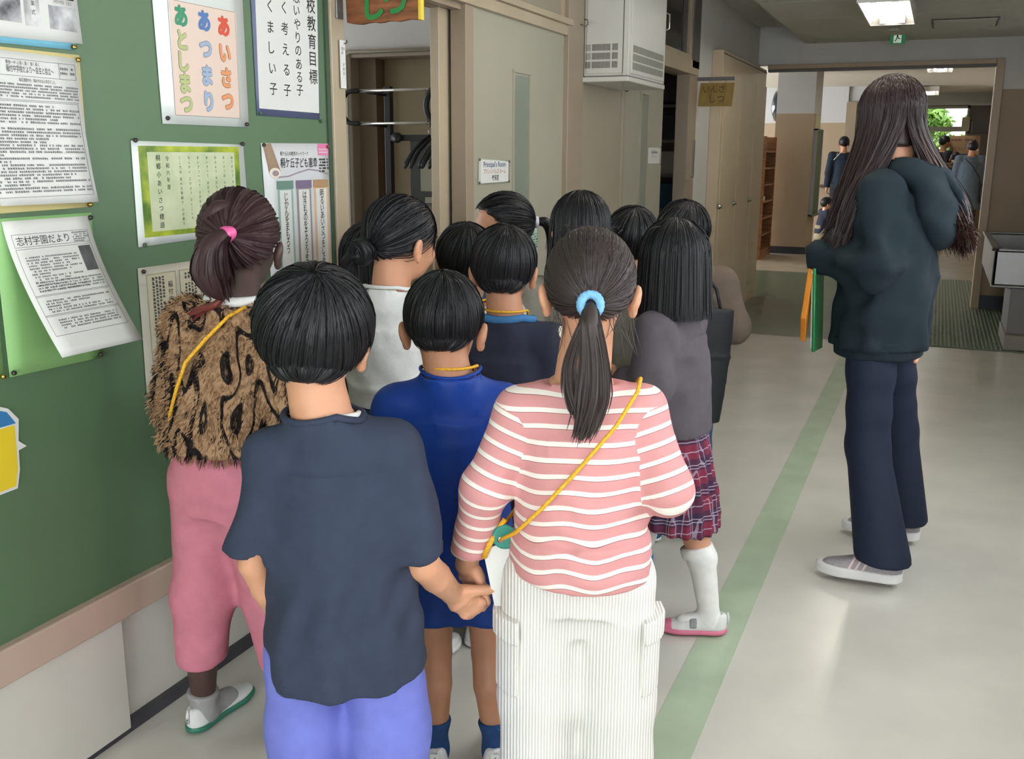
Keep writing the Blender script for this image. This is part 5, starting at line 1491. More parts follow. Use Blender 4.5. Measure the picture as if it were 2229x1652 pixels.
def fur(o, n, L, seed, m, droop=.5):
    rd = np.random.RandomState(seed); me = o.data
    V = np.empty(len(me.vertices) * 3, f32); me.vertices.foreach_get('co', V); V = V.reshape(-1, 3)
    Nn = np.empty(len(me.vertices) * 3, f32); me.vertex_normals.foreach_get('vector', Nn); Nn = Nn.reshape(-1, 3)
    i = rd.randint(0, len(V), n); b = V[i] + rd.normal(size=(n, 3)) * .003; nn = Nn[i]
    d = nn + rd.normal(size=(n, 3)) * .35 + np.array((0, 0, -droop)); d /= np.linalg.norm(d, axis=1, keepdims=True)
    l = L * rd.uniform(.6, 1.2, n)[:, None]; t = np.linspace(0, 1, 3)[None, :, None]
    P = b[:, None] + d[:, None] * l[:, None] * t + np.array((0, 0, -.35)) * (t ** 2) * l[:, None]
    Vv, Q = ribbons(P, .0035, V.mean(0) + np.array((.3, .2, .1)))
    f = np_obj('fur', Vv, Q, m, o); f['kind'] = 'stuff'
fur(jk, 16000, .013, 3, C_tiger)
pts = [p.J['neck'] + V3(.058 * math.cos(a), .052 * math.sin(a), .018) for a in np.linspace(-math.pi, 0, 14)]
MB().tube(pts, .011, 8).build('undershirt_collar', C_white, p.root, True)
MB().tube([(.055, -.05, 1.062), (.035, -.085, 1.045), (.0, -.118, 1.0), (-.045, -.130, .95), (-.075, -.128, .89), (-.105, -.118, .83), (-.135, -.09, .78)], .0042, 7).build('strap', M_cord, p.root, True)
p.pants(C_pink, .185, (.080, .070, .060), hip=(.118, .092), waist_z=.76, fold_amp=.005, seed=55)
p.socks(C_sockg, .10); p.shoes(M_shoew, M_soleg, .225, W=.036, strap=C_sockg)
scribble(p, 'heel_writing', M_ink, [[(.0, .05), (.004, .047), (-.002, .044)], [(-.003, .041), (.003, .039)], [(0, .037), (.002, .034)]], lambda u, v, h: (p.J['anL'][0] + u - .004, p.J['anL'][1] - .062, v), p.root)
# ---- girl in the white T-shirt with a low bun
p = Person('child in a white T-shirt with a low black hair bun, face turned right', (-1.256, 2.228), 0, 1.278,
    dict(head=(.0, .015, 1.168), neck=(-.02, -.012, 1.04), chest=(-.02, -.01, .90), waist=(-.02, -.01, .78), pelvis=(-.02, 0, .65), shL=(-.125, -.03, .985), shR=(.085, 0, .985), elL=(-.15, .02, .82), wrL=(-.12, .12, .74), elR=(.12, .04, .82), wrR=(.10, .14, .74)), SK, head=(-20, 10, 0), hk=1.0)
p.build_body()
RB3 = (.083, .099, .092); C3 = (0, -.010, .016)
p.hair_cap(RB3, C3, ([-.11, -.07, -.03, .0, .035, .1], [-.066, -.055, -.022, .008, .02, .055]), m=HB)
p.pulled(2000, (0, -.105, -.045), np.array(RB3) * 1.015, C3, HB, zlow=-.07, seed=31, width=.0026, face=.065)
p.strands(240, np.array(RB3) * 1.03, C3, ZB_boy, HB, seed=33, pole=(0, .03, .09), drop=-.03, face_y=.05, face_z=-.02, twist=.1, name='fringe', only=lambda P: (P[:, -1, 1] > .045) & (P[:, 0, 1] > -.01))
b0 = p.hp(-.0, -.118, -.05)
spiral = [b0 + V3(.019 * math.cos(a) - .004, .012 - .022 * a / 9.4, .021 * math.sin(a)) for a in np.linspace(.4, 9.8, 15)]
p.tail(420, spiral, .013, .0165, HB, name='hair_bun', seed=37, width=.0022, K=30)
p.tail(120, [b0 + V3(-.005, -.004, -.01), b0 + V3(-.032, -.004, -.012), b0 + V3(-.05, .0, -.04), b0 + V3(-.045, .004, -.075)], .012, .018, HB, name='loose_end', seed=38, width=.0022)
p.top(C_white, .735, (.128, .122, .118, .10), (.10, .094, .09, .07), 'short', (.055, .058), .95, neck=(.066, .058), fold_amp=.006, sh_r=.044, collar=(C_white, .005), k=.03,
      fold=lambda P: .9 * np.sin((P[:, 0] * .75 + P[:, 2] * .65) * 85 + 1.4 * sn(P, 16, 3)) * np.clip((1.0 - P[:, 2]) * 4, 0, 1) * .55 + .5 * sn(P, 40, 61))
p.pants(C_jean, .10, (.08, .066, .06), hip=(.122, .095), waist_z=.75, seed=65); p.shoes(M_shoew, M_solew, .195)
# ---- boy in the navy shirt with the blue and white neckline
p = Person('child in a navy raglan shirt with blue and white neckline and yellow neck cord', (-1.043, 2.409), 12, 1.197,
    dict(head=(.0, .012, 1.087), neck=(.012, -.012, .955), shL=(-.105, -.004, .885), shR=(.132, -.004, .885), chest=(.014, 0, .80), waist=(.014, 0, .68), pelvis=(.012, 0, .585)), SK2, head=(4, 8, 0), hk=1.0)
p.build_body()
RB5 = (.086, .101, .092)
p.hair_cap(RB5, (0, -.012, .018), ZB_boy, m=HB, nape=((0, -.035, -.045), (.058, .058, .035)))
p.strands(2400, np.array(RB5) * 1.012, (0, -.012, .018), ZB_boy, HB, seed=51, width=.0022, pole=(.01, -.04, .09))
nape_hair(p, n=500, seed=52, r=(.058, .058, .035))
t5 = p.top(C_navy, .53, (.135, .125, .125, .105), (.105, .095, .09, .07), 'short', (.052, .056), .9, neck=(.070, .060), fold_amp=.004, sh_r=.042, collar=(cloth('neck_rib_blue', (64, 116, 166)), .010), seed=71)
pts = [p.J['neck'] + V3(.066 * math.cos(a), .055 * math.sin(a), -.002 - .004 * math.sin(a)) for a in np.linspace(-math.pi - .3, .3, 18)]
MB().tube(pts, .0065, 7).build('neck_rib', C_white, t5, True)
for sx, q in ((1, 'R'), (-1, 'L')):
    sh = p.J['sh' + q]
    sdf_obj('raglan_panel', ell(sh + V3(sx * .015, -.002, .022), (.045, .040, .030)), .006, cloth('raglan_white', (214, 214, 206)), t5)
p.cord(M_cord, rad=(.058, .056), dz=.022)
p.pants(C_dark, .40, (.078, .074), hip=(.12, .095), seed=75); p.shoes(M_shoew, M_solew, .19)
# ---- child at far left edge of the doorway, only dark hair showing
p = Person('child with black hair half hidden at the left door frame', (-1.500, 2.490), 25, 1.185, None, SK, head=(5, 6, 0), hk=1.0)
p.build_body()
p.hair_cap(RB5, (0, -.012, .018), ZB_boy, m=HB); p.strands(700, np.array(RB5) * 1.01, (0, -.012, .018), ZB_boy, HB, seed=61, drop=-.10, twist=.2)
p.top(C_dark, .55, (.13, .12, .118, .10), (.10, .094, .09, .07), 'short', (.05, .052), .9, seed=81); p.pants(C_jean, .09, (.08, .066, .06), seed=85); p.shoes(M_shoew, M_solew, .19)
# ---- girl facing left with hair tied back, forehead visible
p = Person('child facing left with black hair tied back in a white scrunchie by the cream door', (-1.262, 2.935), 112, 1.262,
    dict(head=(0, .012, 1.152)), SK, head=(10, 12, 0), hk=1.0)
p.build_body()
p.hair_cap(RB3, C3, ([-.11, -.07, -.03, .0, .035, .06, .1], [-.066, -.055, -.022, .005, .045, .062, .070]), m=HB, face_z=.066, face_y=.045)
p.pulled(1300, (0, -.105, -.01), np.array(RB3) * 1.015, C3, HB, zlow=-.06, seed=36, width=.0025, face=.03, fz=.068)
tie = p.hp(0, -.112, -.01)
sdf_obj('scrunchie', disp(ell(tie, (.02, .012, .02)), lambda P: .003 * sn(P, 200, 5)), .0045, mat('white_scrunchie', (214, 212, 222), rough=0.8), p.root)
p.tail(160, [tie, tie + V3(0, -.03, .0), tie + V3(0, -.05, -.04), tie + V3(0, -.045, -.09)], .012, .022, HB, seed=41)
p.top(C_steelb, .58, (.13, .12, .118, .10), (.10, .094, .09, .07), 'long', (.05, .048, .04), seed=91); p.pants(C_blujean, .09, (.08, .066, .06), seed=95); p.shoes(M_shoew, M_soleb, .19)
# ---- child behind the navy shirt, hair and yellow cord
p = Person('child mostly hidden behind the navy raglan shirt, dark hair and yellow cord', (-1.245, 2.600), 30, 1.19, None, SK2, head=(0, 6, 0), hk=.96)
p.build_body()
p.hair_cap(RB5, (0, -.012, .018), ZB_boy, m=HB); p.strands(800, np.array(RB5) * 1.01, (0, -.012, .018), ZB_boy, HB, seed=71)
p.top(C_white, .55, (.125, .118, .115, .10), (.10, .092, .088, .07), 'short', (.05, .052), .9, seed=101); p.cord(M_cord)
p.pants(C_jean, .09, (.078, .066, .06), seed=105); p.shoes(M_shoew, M_solew, .19)
# ---- girl with long black hair
p = Person('child with long straight black hair behind the ponytail girl', (-0.962, 2.790), 25, 1.273, dict(head=(0, .01, 1.163)), SK, head=(14, 4, 0), hk=1.0)
p.build_body()
RB9 = (.084, .100, .092); C9 = (0, -.010, .018)
p.hair_cap(RB9, C9, ([-.11, -.07, -.02, .03, .1], [-.10, -.10, -.08, -.03, .045]), m=HB, extra=tube([p.hp(0, -.045, .0), p.hp(0, -.055, -.12), p.hp(0, -.055, -.25)], [(.08, .055), (.094, .045), (.085, .03)]))
p.strands(2200, np.array(RB9) * 1.02, C9, None, HB, seed=91, pole=(0, .0, .092), drop=-.20, twist=.05, flare=.10, width=.0028, face_y=.04, face_z=-.4, K=10, endj=.03)
p.top(cloth('grey_beige_knit', (150, 146, 134)), .58, (.13, .12, .118, .10), (.10, .094, .09, .07), 'long', (.05, .048, .04), seed=111); p.pants(C_jean, .09, (.08, .066, .06), seed=115); p.shoes(M_shoew, M_solew, .19)
# ---- short-haired child behind the bob
p = Person('child with short black hair seen over the black bob', (-0.905, 3.145), 25, 1.219, None, SK2, head=(0, 4, 0), hk=1.0)
p.build_body()
p.hair_cap(RB5, (0, -.012, .018), ZB_boy, m=HB); p.strands(900, np.array(RB5) * 1.01, (0, -.012, .018), ZB_boy, HB, seed=81)
p.top(C_dark, .56, (.13, .12, .118, .10), (.10, .094, .09, .07), 'short', (.05, .052), .9, seed=121); p.pants(C_blujean, .085, (.08, .066, .06), seed=125); p.shoes(M_shoew, M_soleb, .19)
# ---- child in the brown sweatshirt
p = Person('child in a brown-grey sweatshirt with bent arm and yellow neck cord', (-0.798, 3.410), 35, 1.225,
    dict(head=(0, .012, 1.115), neck=(.03, -.012, 1.0), chest=(.04, 0, .85), waist=(.04, 0, .72), pelvis=(.04, 0, .60), shL=(-.08, 0, .935), shR=(.145, -.01, .935), elR=(.185, -.05, .79), wrR=(.10, .09, .83), elL=(-.11, 0, .78), wrL=(-.05, .13, .82)), SK2, head=(4, 6, 0), hk=1.02)
p.build_body()
p.hair_cap(RB5, (0, -.012, .018), ZB_boy, m=HB); p.strands(1000, np.array(RB5) * 1.01, (0, -.012, .018), ZB_boy, HB, seed=82)
p.top(C_brown, .575, (.122, .13, .128, .11), (.10, .10, .095, .07), 'long', (.06, .058, .042), neck=(.06, .054), fold_amp=.006, sh_r=.045, seed=131, name='sweatshirt', cuff=.040)
p.cord(M_cord, rad=(.056, .052)); p.pants(C_blujean, .09, (.08, .066, .06), seed=135); p.shoes(M_shoew, M_solew, .19)
bg = tag(empty('shoulder_bag', (-0.798, 3.410, 0), math.radians(35)), 'flat black bag hanging at the side of the brown sweatshirt child', 'bag')
sdf_obj('bag_body', disp(tube([(.075, -.115, .47), (.085, -.118, .70), (.10, -.12, .86)], [(.045, .014), (.06, .014), (.05, .012)]), lambda P: .002 * sn(P, 30, 3)), .006, mat('black_nylon', (20, 26, 32), rough=0.6), bg)
MB().tube([(.10, -.12, .86), (.09, -.10, .93), (.06, -.055, .985), (.045, .0, 1.0)], .006, 7).build('strap', mat('black_nylon', (0, 0, 0)), bg, True)
# ---- girl with the bob, grey shirt, plaid skirt
p = Person('child with a black bob, grey shirt and wine plaid skirt stepping left', (-0.665, 2.738), 80, 1.207,
    dict(head=(0, .0, 1.097), neck=(0, -.012, .965), chest=(0, -.01, .83), waist=(0, -.02, .70), pelvis=(.0, -.02, .60), shL=(-.115, -.01, .905), shR=(.115, 0, .905), elL=(-.15, -.015, .76), wrL=(-.10, .10, .74), elR=(.13, .03, .76), wrR=(.10, .13, .74),
         hipL=(-.05, -.03, .58), knL=(-.012, -.10, .315), anL=(.0, -.165, .062), hipR=(.055, 0, .58), knR=(.06, .09, .32), anR=(.06, .13, .062)), SK, head=(-52, 2, 0), hk=1.02)
p.footyaw = dict(L=27, R=0)
p.build_body(leg_r=(.054, .038, .024))
RB11 = (.092, .104, .094); C11 = (0, -.010, .014)
p.hair_cap(RB11, C11, ([-.11, -.07, -.02, .03, .06, .1], [-.135, -.135, -.13, -.12, -.02, .04]), m=HB, extra=tube([p.hp(0, -.010, .0), p.hp(0, -.014, -.14)], [(.088, .098), (.098, .10)]), face_y=.055, face_z=.04)
p.strands(2600, np.array(RB11) * 1.03, C11, None, HB, seed=101, pole=(0, -.01, .092), drop=-.148, twist=.08, flare=.06, width=.0028, face_y=.058, face_z=-.4, K=9)
p.top(C_grey, .60, (.125, .122, .118, .105), (.105, .10, .095, .075), 'long', (.058, .062, .05), neck=(.06, .054), fold_amp=.007, sh_r=.045, seed=141)
col = disp(clip(ell((0, -.012, .955), (.105, .095, .03)), (0, 0, .945), (0, 0, -1)), lambda P: .004 * np.sin(np.arctan2(P[:, 0], P[:, 1]) * 22))
sdf_obj('ruffle_collar', cut(col, ell((0, -.012, .97), (.06, .055, .05))), .005, C_grey, p.topobj)
sk_ = disp(tube([(0, -.03, .30), (0, -.03, .36), (0, -.02, .62), (0, -.02, .68)], [(.155, .135), (.15, .13), (.112, .095), (.11, .09)]), lambda P: .007 * np.sin(np.arctan2(P[:, 0], P[:, 1] + .03) * 20) * np.clip((.66 - P[:, 2]) * 4, 0, 1))
sk_ = clip(clip(sk_, (0, 0, .345), (0, .22, -1)), (0, 0, .66), (0, 0, 1))
sdf_obj('skirt', cut(sk_, tube([(0, -.03, .2), (0, -.03, .36)], [(.118, .098)] * 2)), .0065, C_plaid, p.root)
p.socks(C_sockw, .268, cuff=True); p.shoes(M_shoew, M_solep, .20, W=.034, toe_cap=M_solep, strap=C_sockg)
# ---- the woman
p = Person('woman with very long auburn-brown hair in a dark teal hooded sweatshirt and navy trousers', (-0.143, 3.475), 75, 1.632,
    dict(head=(0, .02, 1.508), neck=(0, -.02, 1.355), chest=(0, -.015, 1.18), waist=(-.01, -.02, 1.0), pelvis=(-.01, -.015, .86), shL=(-.138, -.01, 1.268), shR=(.138, -.02, 1.262), elL=(-.182, -.045, 1.045), wrL=(-.110, .185, 1.055), elR=(.20, -.05, 1.03), wrR=(.165, -.065, .80),
         hipL=(-.085, -.01, .83), knL=(-.112, -.035, .445), anL=(-.172, -.135, .075), hipR=(.085, -.01, .83), knR=(.20, -.035, .43), anR=(.245, -.07, .075)), SK, adult=True, head=(-38, 5, 0), hk=1.06)
p.footyaw = dict(L=14, R=10)
p.build_body(res=.009, hres=.0055, ear=.7, hand_cfg=dict(L=dict(d=(.9, .2, -.1), n=(.1, -.8, -.5), t=(0, .3, 1), curl=(35, 40, 30))))
RW = (.086, .102, .093); CW = (0, -.008, .018)
p.hair_cap(RW, CW, ([-.11, -.07, -.02, .02, .06, .1], [-.10, -.10, -.09, -.06, .0, .05]), m=HM, res=.006, extra=tube([p.hp(0, -.03, .0), p.hp(0, -.045, -.10)], [(.070, .06), (.074, .045)]))
railsA = [(40, (-.075, .12, 1.27), (-.10, .145, 1.10)), (90, (-.112, .085, 1.27), (-.13, .125, 1.085)), (130, (-.125, .045, 1.29), (-.145, .100, 1.08)), (168, (-.115, .02, 1.325), (-.15, .075, 1.09))]
railsB = [(166, (.0, -.155, 1.27), (.005, -.225, 1.13)), (200, (.03, -.175, 1.26), (.03, -.240, 1.10)), (250, (.075, -.16, 1.27), (.06, -.235, 1.09)), (300, (.11, -.06, 1.29), (.10, -.12, 1.10)), (320, (.10, .05, 1.28), (.12, .10, 1.10))]
HE = mat('auburn_hair_ends', (78, 50, 38), rough=0.42)
for sd in (0, 1):
    p.long_hair(2600, railsA, np.array(RW) * (1.03 - .03 * sd), CW, HM, seed=202 + sd, lo=40, hi=168, spread=.012)
    p.long_hair(2600, railsB, np.array(RW) * (1.03 - .03 * sd), CW, HE if sd else HM, seed=206 + sd, lo=166, hi=320, spread=.012)
ff = lambda P: 1.5 * sn(P, 48, 211, (1, 1, .22)) * np.clip((1.30 - P[:, 2]) * 3, .25, 1) + 1.0 * sn(P, 70, 212, (.9, .9, .7)) + .5 * np.sin(P[:, 2] * 75 + 3 * sn(P, 14, 5)) * np.clip(.13 - np.abs(P[:, 2] - 1.08), 0, .13) * 7 * np.clip(-P[:, 0] * 9 - .6, 0, 1)
p.top(C_teal, .765, (.175, .172, .168, .14), (.148, .142, .132, .10), 'long', (.060, .058, .050), neck=(.074, .064), fold=ff, fold_amp=.014, sh_r=.054, res=.0078, name='hoodie', k=.065, cuff=.050, hem_c=(-.01, -.01, .765))
sdf_obj('hem_band', disp(cut(clip(clip(tube([(-.01, -.01, .70), (-.01, -.01, .80)], [(.160, .132), (.172, .145)]), (0, 0, .735), (0, 0, -1)), (0, 0, .80), (0, 0, 1)), tube([(-.01, -.01, .65), (-.01, -.01, .77)], [(.145, .118)] * 2)), lambda P: .001 * np.sin(np.arctan2(P[:, 0], P[:, 1]) * 120)), .008, C_teal, p.topobj)
hood = U(.04, ell((.0, -.135, 1.26), (.125, .055, .10)), ell((.01, -.165, 1.17), (.085, .050, .085)), ell((-.09, -.07, 1.335), (.055, .065, .042)), ell((.09, -.07, 1.335), (.055, .065, .042)))
hood = cut(hood, ell((.0, -.09, 1.36), (.085, .075, .075)), .02)
hd_ = sdf_obj('hood', disp(hood, lambda P: .006 * sn(P, 24, 9) + .004 * np.sin(P[:, 2] * 60 + P[:, 0] * 30)), .008, C_teal, p.topobj, None, 3)
MB().tube([(-.075, -.03, 1.362), (-.062, -.10, 1.358), (-.03, -.165, 1.325), (.01, -.205, 1.27), (.04, -.222, 1.21), (.075, -.205, 1.23), (.10, -.165, 1.28), (.112, -.09, 1.33), (.085, -.02, 1.362)], [.012, .014, .016, .015, .012, .015, .016, .014, .012], 10).build('hood_rim', C_teal, hd_, True)
p.pants(C_navyt, .080, (.084, .068, .094), hip=(.132, .106), waist_z=.83, fold_amp=.007, seed=215, res=.009, k=.03,
        fold=lambda P: .6 * sn(P, 20, 215, (1, 1, .25)) + .6 * np.sin(P[:, 2] * 44 + 2.5 * sn(P, 10, 3)) * np.clip(.16 - np.abs(P[:, 2] - .62), 0, .16) * 6)
p.shoes(mat('grey_mesh', (150, 146, 150), rough=0.8, var=.15, vscale=200), mat('white_foam', (214, 214, 212), rough=0.5), .268, W=.044, sole_h=.034, low=.088, style='sneaker', band=(mat('pale_pink_stripe', (216, 190, 186), rough=0.5), (.44, .52, .60)))
# folders under the arm
fo = tag(empty('document_folder', (-0.143, 3.475, 0), math.radians(75)), 'green edged clear document folder held under the arm of the woman', 'folder')
gl = mat('green_plastic', (40, 140, 84), rough=0.35)
MB().prism([(-.165, .150, .745), (-.02, .175, .735), (-.02, .190, 1.01), (-.165, .165, 1.02)], (.0, .008, 0)).build('cover', gl, fo)
MB().prism([(-.160, .158, .755), (-.025, .183, .745), (-.025, .198, 1.0), (-.160, .173, 1.01)], (.0, .006, 0)).build('papers', M_paper, fo)
MB().tube([(-.167, .150, .745), (-.168, .165, 1.02)], .004, 6).build('spine', gl, fo, True)
o = MB().prism([(-.215, .165, .86), (-.14, .190, .77), (-.10, .195, .90), (-.15, .175, 1.03)], (.004, .02, 0)).build('orange_pouch', mat('orange_fabric', (224, 140, 36), rough=0.7, var=.1), None, bevel=.003)
o.location = (-0.143, 3.475, 0); o.rotation_euler = (0, 0, math.radians(75)); tag(o, 'orange fabric pouch tucked beside the green folder', 'pouch')
# ================================================================== notices, signs
def wall_map(x0=XW + 0.002):
    return lambda u, v, h: (x0 + h, u, v)

def sheet(name, cs, m, label, cat, fm, nu=6, nv=8, parent=None, thick=.0008):
    """paper sheet with corners (u,v) TL,TR,BR,BL mapped onto the wall by fm"""
    V = []; F = []
    (a, b, c, d) = [np.array(q, float) for q in cs]
    for side in (0, 1):
        for j in range(nv + 1):
            for i in range(nu + 1):
                s, t = i / nu, j / nv
                q = (a * (1 - s) + b * s) * (1 - t) + (d * (1 - s) + c * s) * t
                V.append(fm(q[0], q[1], thick if side == 0 else 0.0))
    n = (nu + 1) * (nv + 1)
    for j in range(nv):
        for i in range(nu):
            k = j * (nu + 1) + i
            F.append((k, k + nu + 1, k + nu + 2, k + 1)); F.append((n + k, n + k + 1, n + k + nu + 2, n + k + nu + 1))
    ring = [i for i in range(nu + 1)] + [j * (nu + 1) + nu for j in range(1, nv + 1)] + [nv * (nu + 1) + i for i in range(nu - 1, -1, -1)] + [j * (nu + 1) for j in range(nv - 1, 0, -1)]
    for p_, q_ in zip(ring, ring[1:] + ring[:1]): F.append((p_, q_, n + q_, n + p_))
    o = raw_obj(name, V, F, m, parent, True)
    if label: tag(o, label, cat)
    return o

def pins(o, pts, m, fm, r=.0055, h=.007):
    for (u, v) in pts:
        c = fm(u, v, 0.0012)
        MB().lathe([(0.0025, 0), (r * .8, .0005), (r, h * .5), (r * .75, h), (0, h * 1.1)], c, 'x', 12).build('pin', m, o, True)

M_gold = mat('brass_pin', (206, 168, 84), rough=0.25, metal=1.0); M_gun = mat('dark_pin', (70, 68, 66), rough=0.35, metal=0.7); M_gpin = mat('green_pin', (70, 96, 72), rough=0.5)
M_lam = mat('laminate_white', (212, 218, 214), rough=0.25, coat=0.3)
fw = wall_map()
def col(name, c, rough=.6, **k): return mat(name, c, rough=rough, **k)

# ---- photo sheet (top left)
bk = sheet('blue_backing_sheet', [(1.30, 1.76), (1.652, 1.78), (1.650, 1.586), (1.30, 1.580)], col('sky_blue_paper', (122, 190, 214)), 'sky blue backing sheet at the top left of the green board', 'paper', fw)
pins(bk, [(1.642, 1.592)], M_gold, fw)
f2 = wall_map(XW + .004)
ps = sheet('photo_newsletter', [(1.28, 1.78), (1.655, 1.80), (1.667, 1.600), (1.28, 1.590)], M_paper, 'white newsletter sheet with black and white photographs at top left', 'paper', f2)
M_ph = mat('grey_photo_print', (56, 58, 64), rough=.6, var=.5, vscale=22, col2=(206, 208, 210))
Print().rect(1.40, 1.517, 1.625, 1.73).build('photo', M_ph, ps, f2, .0012)
Print().rect(1.525, 1.562, 1.622, 1.70).build('photo', mat('grey_photo_light', (110, 112, 116), rough=.6, var=.5, vscale=18, col2=(214, 214, 214)), ps, f2, .0012)
Print().rect(1.585, 1.655, 1.622, 1.668).build('photo', M_ph, ps, f2, .0012)
Print().rect(1.54, 1.552, 1.632, 1.69).build('sign_in_photo', M_paper, ps, f2, .0016)
Print().column('卒業式', 1.546, 1.683, .011, .017).build('lettering', M_ink, ps, f2, .002)
Print().row('3月19日（土）', 1.622, 1.674, .008, center=True).rect(1.588, 1.652, 1.683, 1.688).rect(1.53, 1.62, 1.715, 1.722).build('lettering', M_ink, ps, f2, .0014)
# ---- yellow sheet with school newsletter
yb = sheet('yellow_backing_sheet', [(1.26, 1.575), (1.657, 1.577), (1.655, 1.262), (1.26, 1.258)], col('cream_yellow_paper', (226, 212, 150)), 'pale yellow backing sheet on the left of the green board', 'paper', fw)
pins(yb, [(1.650, 1.567), (1.648, 1.268)], M_gold, fw)
fy = lambda u, v, h: (XW + .004 + h + .030 * max(0, (1.57 - v) / .30) ** 2, u, v)
ns = sheet('newsletter', [(1.25, 1.571), (1.648, 1.569), (1.645, 1.274), (1.40, 1.276)], M_paper, 'white closely printed junior high newsletter pinned over the yellow sheet', 'paper', fy, 6, 12)
pr_ = Print().row('稲付中学校だより～自主と自立～', 1.468, 1.532, .0145, .004, width=.115).row('豊島～中 心清く直く 強く高く', 1.468, 1.546, .008, width=.08).row('桜花満開の中、晴れやかな入学式でした。', 1.495, 1.514, .008, width=.09)
pr_.build('heading', M_ink, ns, fy, .0014)
Print().frame(1.30, 1.64, 1.524, 1.556, .0008).rect(1.597, 1.5978, 1.524, 1.556).frame(1.30, 1.637, 1.29, 1.476, .0008).rect(1.30, 1.64, 1.478, 1.4788).lines(1.60, 1.634, 1.527, 1.552, .009, .005, seed=2).build('ruled_lines', M_greyink, ns, fy, .0014)
Print().poly([(1.436, 1.531), (1.452, 1.531), (1.444, 1.544)]).build('emblem', M_greyink, ns, fy, .0014)
Print().lines(1.34, 1.64, 1.482, 1.512, .0058, .0038, seed=5).lines(1.34, 1.632, 1.293, 1.472, .0064, .0042, seed=6).build('small_print', mat('fine_print', (110, 110, 112), rough=.6), ns, fy, .0014)
# ---- green sheet with curling newsletter
gb = sheet('green_backing_sheet', [(1.402, 1.250), (1.652, 1.250), (1.647, .930), (1.402, .934)], col('pale_green_paper', (142, 190, 122)), 'pale green backing sheet under the curling newsletter', 'paper', fw)
pins(gb, [(1.645, 1.240), (1.640, .938), (1.410, .942)], M_gun, fw)
gl2 = sheet('green_strip_sheet', [(1.25, 1.25), (1.392, 1.25), (1.391, .932), (1.25, .932)], mat('pale_green_paper', (0, 0, 0)), 'second pale green sheet cut by the left edge of the photo', 'paper', fw)
pins(gl2, [(1.384, .940)], M_gold, fw)
def fc(u, v, h):
    t = max(0.0, (1.244 - v) / .297)
    return (XW + .004 + h + .126 * t ** 1.45, u, 1.244 - .262 * t)
nl = sheet('curling_newsletter', [(1.421, 1.244), (1.640, 1.244), (1.640, .947), (1.421, .947)], M_paper, 'white school newsletter curling away from the green board', 'paper', fc, 6, 16)
Print().row('志村学園だより', 1.442, 1.190, .0215, width=.132).build('heading', M_ink, nl, fc, .0014)
Print().frame(1.434, 1.628, 1.184, 1.213, .0008).frame(1.434, 1.628, .99, 1.180, .0008).rect(1.434, 1.628, 1.077, 1.0778).rect(1.434, 1.628, 1.0745, 1.0752).rect(1.434, 1.628, 1.034, 1.0348).rect(1.434, 1.628, 1.0315, 1.0322).build('ruled_lines', M_greyink, nl, fc, .0014)
Print().lines(1.585, 1.624, 1.186, 1.211, .005, .0035, seed=9).lines(1.45, 1.58, 1.083, 1.165, .0062, .0036, seed=10, fill=.7).lines(1.45, 1.62, 1.083, 1.11, .0062, .0036, seed=13, fill=.7).lines(1.45, 1.615, 1.038, 1.068, .0058, .0036, seed=11, fill=.75).lines(1.46, 1.615, .998, 1.026, .0058, .0036, seed=12, fill=.75).build('small_print', mat('fine_print', (0, 0, 0)), nl, fc, .0014)
Print().rect(1.590, 1.622, 1.118, 1.176).build('photo', mat('dark_photo_print', (84, 86, 90), rough=.6, var=.4, vscale=30), nl, fc, .0014)
# ---- greeting poster
gp = sheet('greeting_poster', [(1.885, 1.83), (2.216, 1.86), (2.214, 1.444), (1.892, 1.444)], M_lam, 'laminated poster with three columns of big coloured hiragana', 'poster', fw)
pins(gp, [(1.906, 1.457), (2.203, 1.451)], M_gun, fw)
Print().poly([(1.936, 1.466), (2.178, 1.466), (2.184, 1.728), (1.944, 1.726)]).build('panel', col('peach_panel', (222, 200, 186), rough=.35), gp, fw, .0012)
Print().frame(1.936, 2.18, 1.465, 1.727, .001).build('panel_rule', mat('brown_rule', (120, 100, 90)), gp, fw, .0014)
def outlined(pr_txt, u, v, size, pitch, c, oc, nm):
    letters(pr_txt, u, v, size, pitch, oc, gp, fw, .0016, .075, .92, 'letter_edge')
    letters(pr_txt, u, v, size, pitch, c, gp, fw, .0020, .052, .92)
OC = mat('brown_outline', (120, 86, 62), rough=.5); OB = mat('slate_outline', (96, 110, 128), rough=.5); OG = mat('olive_outline', (116, 122, 84), rough=.5)
cR = mat('letter_red', (206, 74, 44), rough=.4); cO = mat('letter_orange', (222, 148, 98), rough=.4); cB = mat('letter_blue', (72, 116, 176), rough=.4); cL = mat('letter_pale_blue', (154, 174, 198), rough=.4); cG = mat('letter_green', (44, 140, 104), rough=.4); cY = mat('letter_pale_olive', (178, 186, 128), rough=.4)
x1, x2, x3 = 2.133, 2.060, 1.978
letters('あ', x1, 1.688, .052, .06, cR, gp, fw, .002, .055, .95); outlined('いさつ', x1, 1.623, .052, .059, cO, OC, 'o')
letters('あ', x2, 1.692, .052, .06, cB, gp, fw, .002, .055, .95); outlined('つまり', x2, 1.626, .052, .062, cL, OB, 'b')
letters('あ', x3, 1.694, .052, .06, cG, gp, fw, .002, .055, .95); outlined('としまつ', x3, 1.640, .050, .0495, cY, OG, 'g')
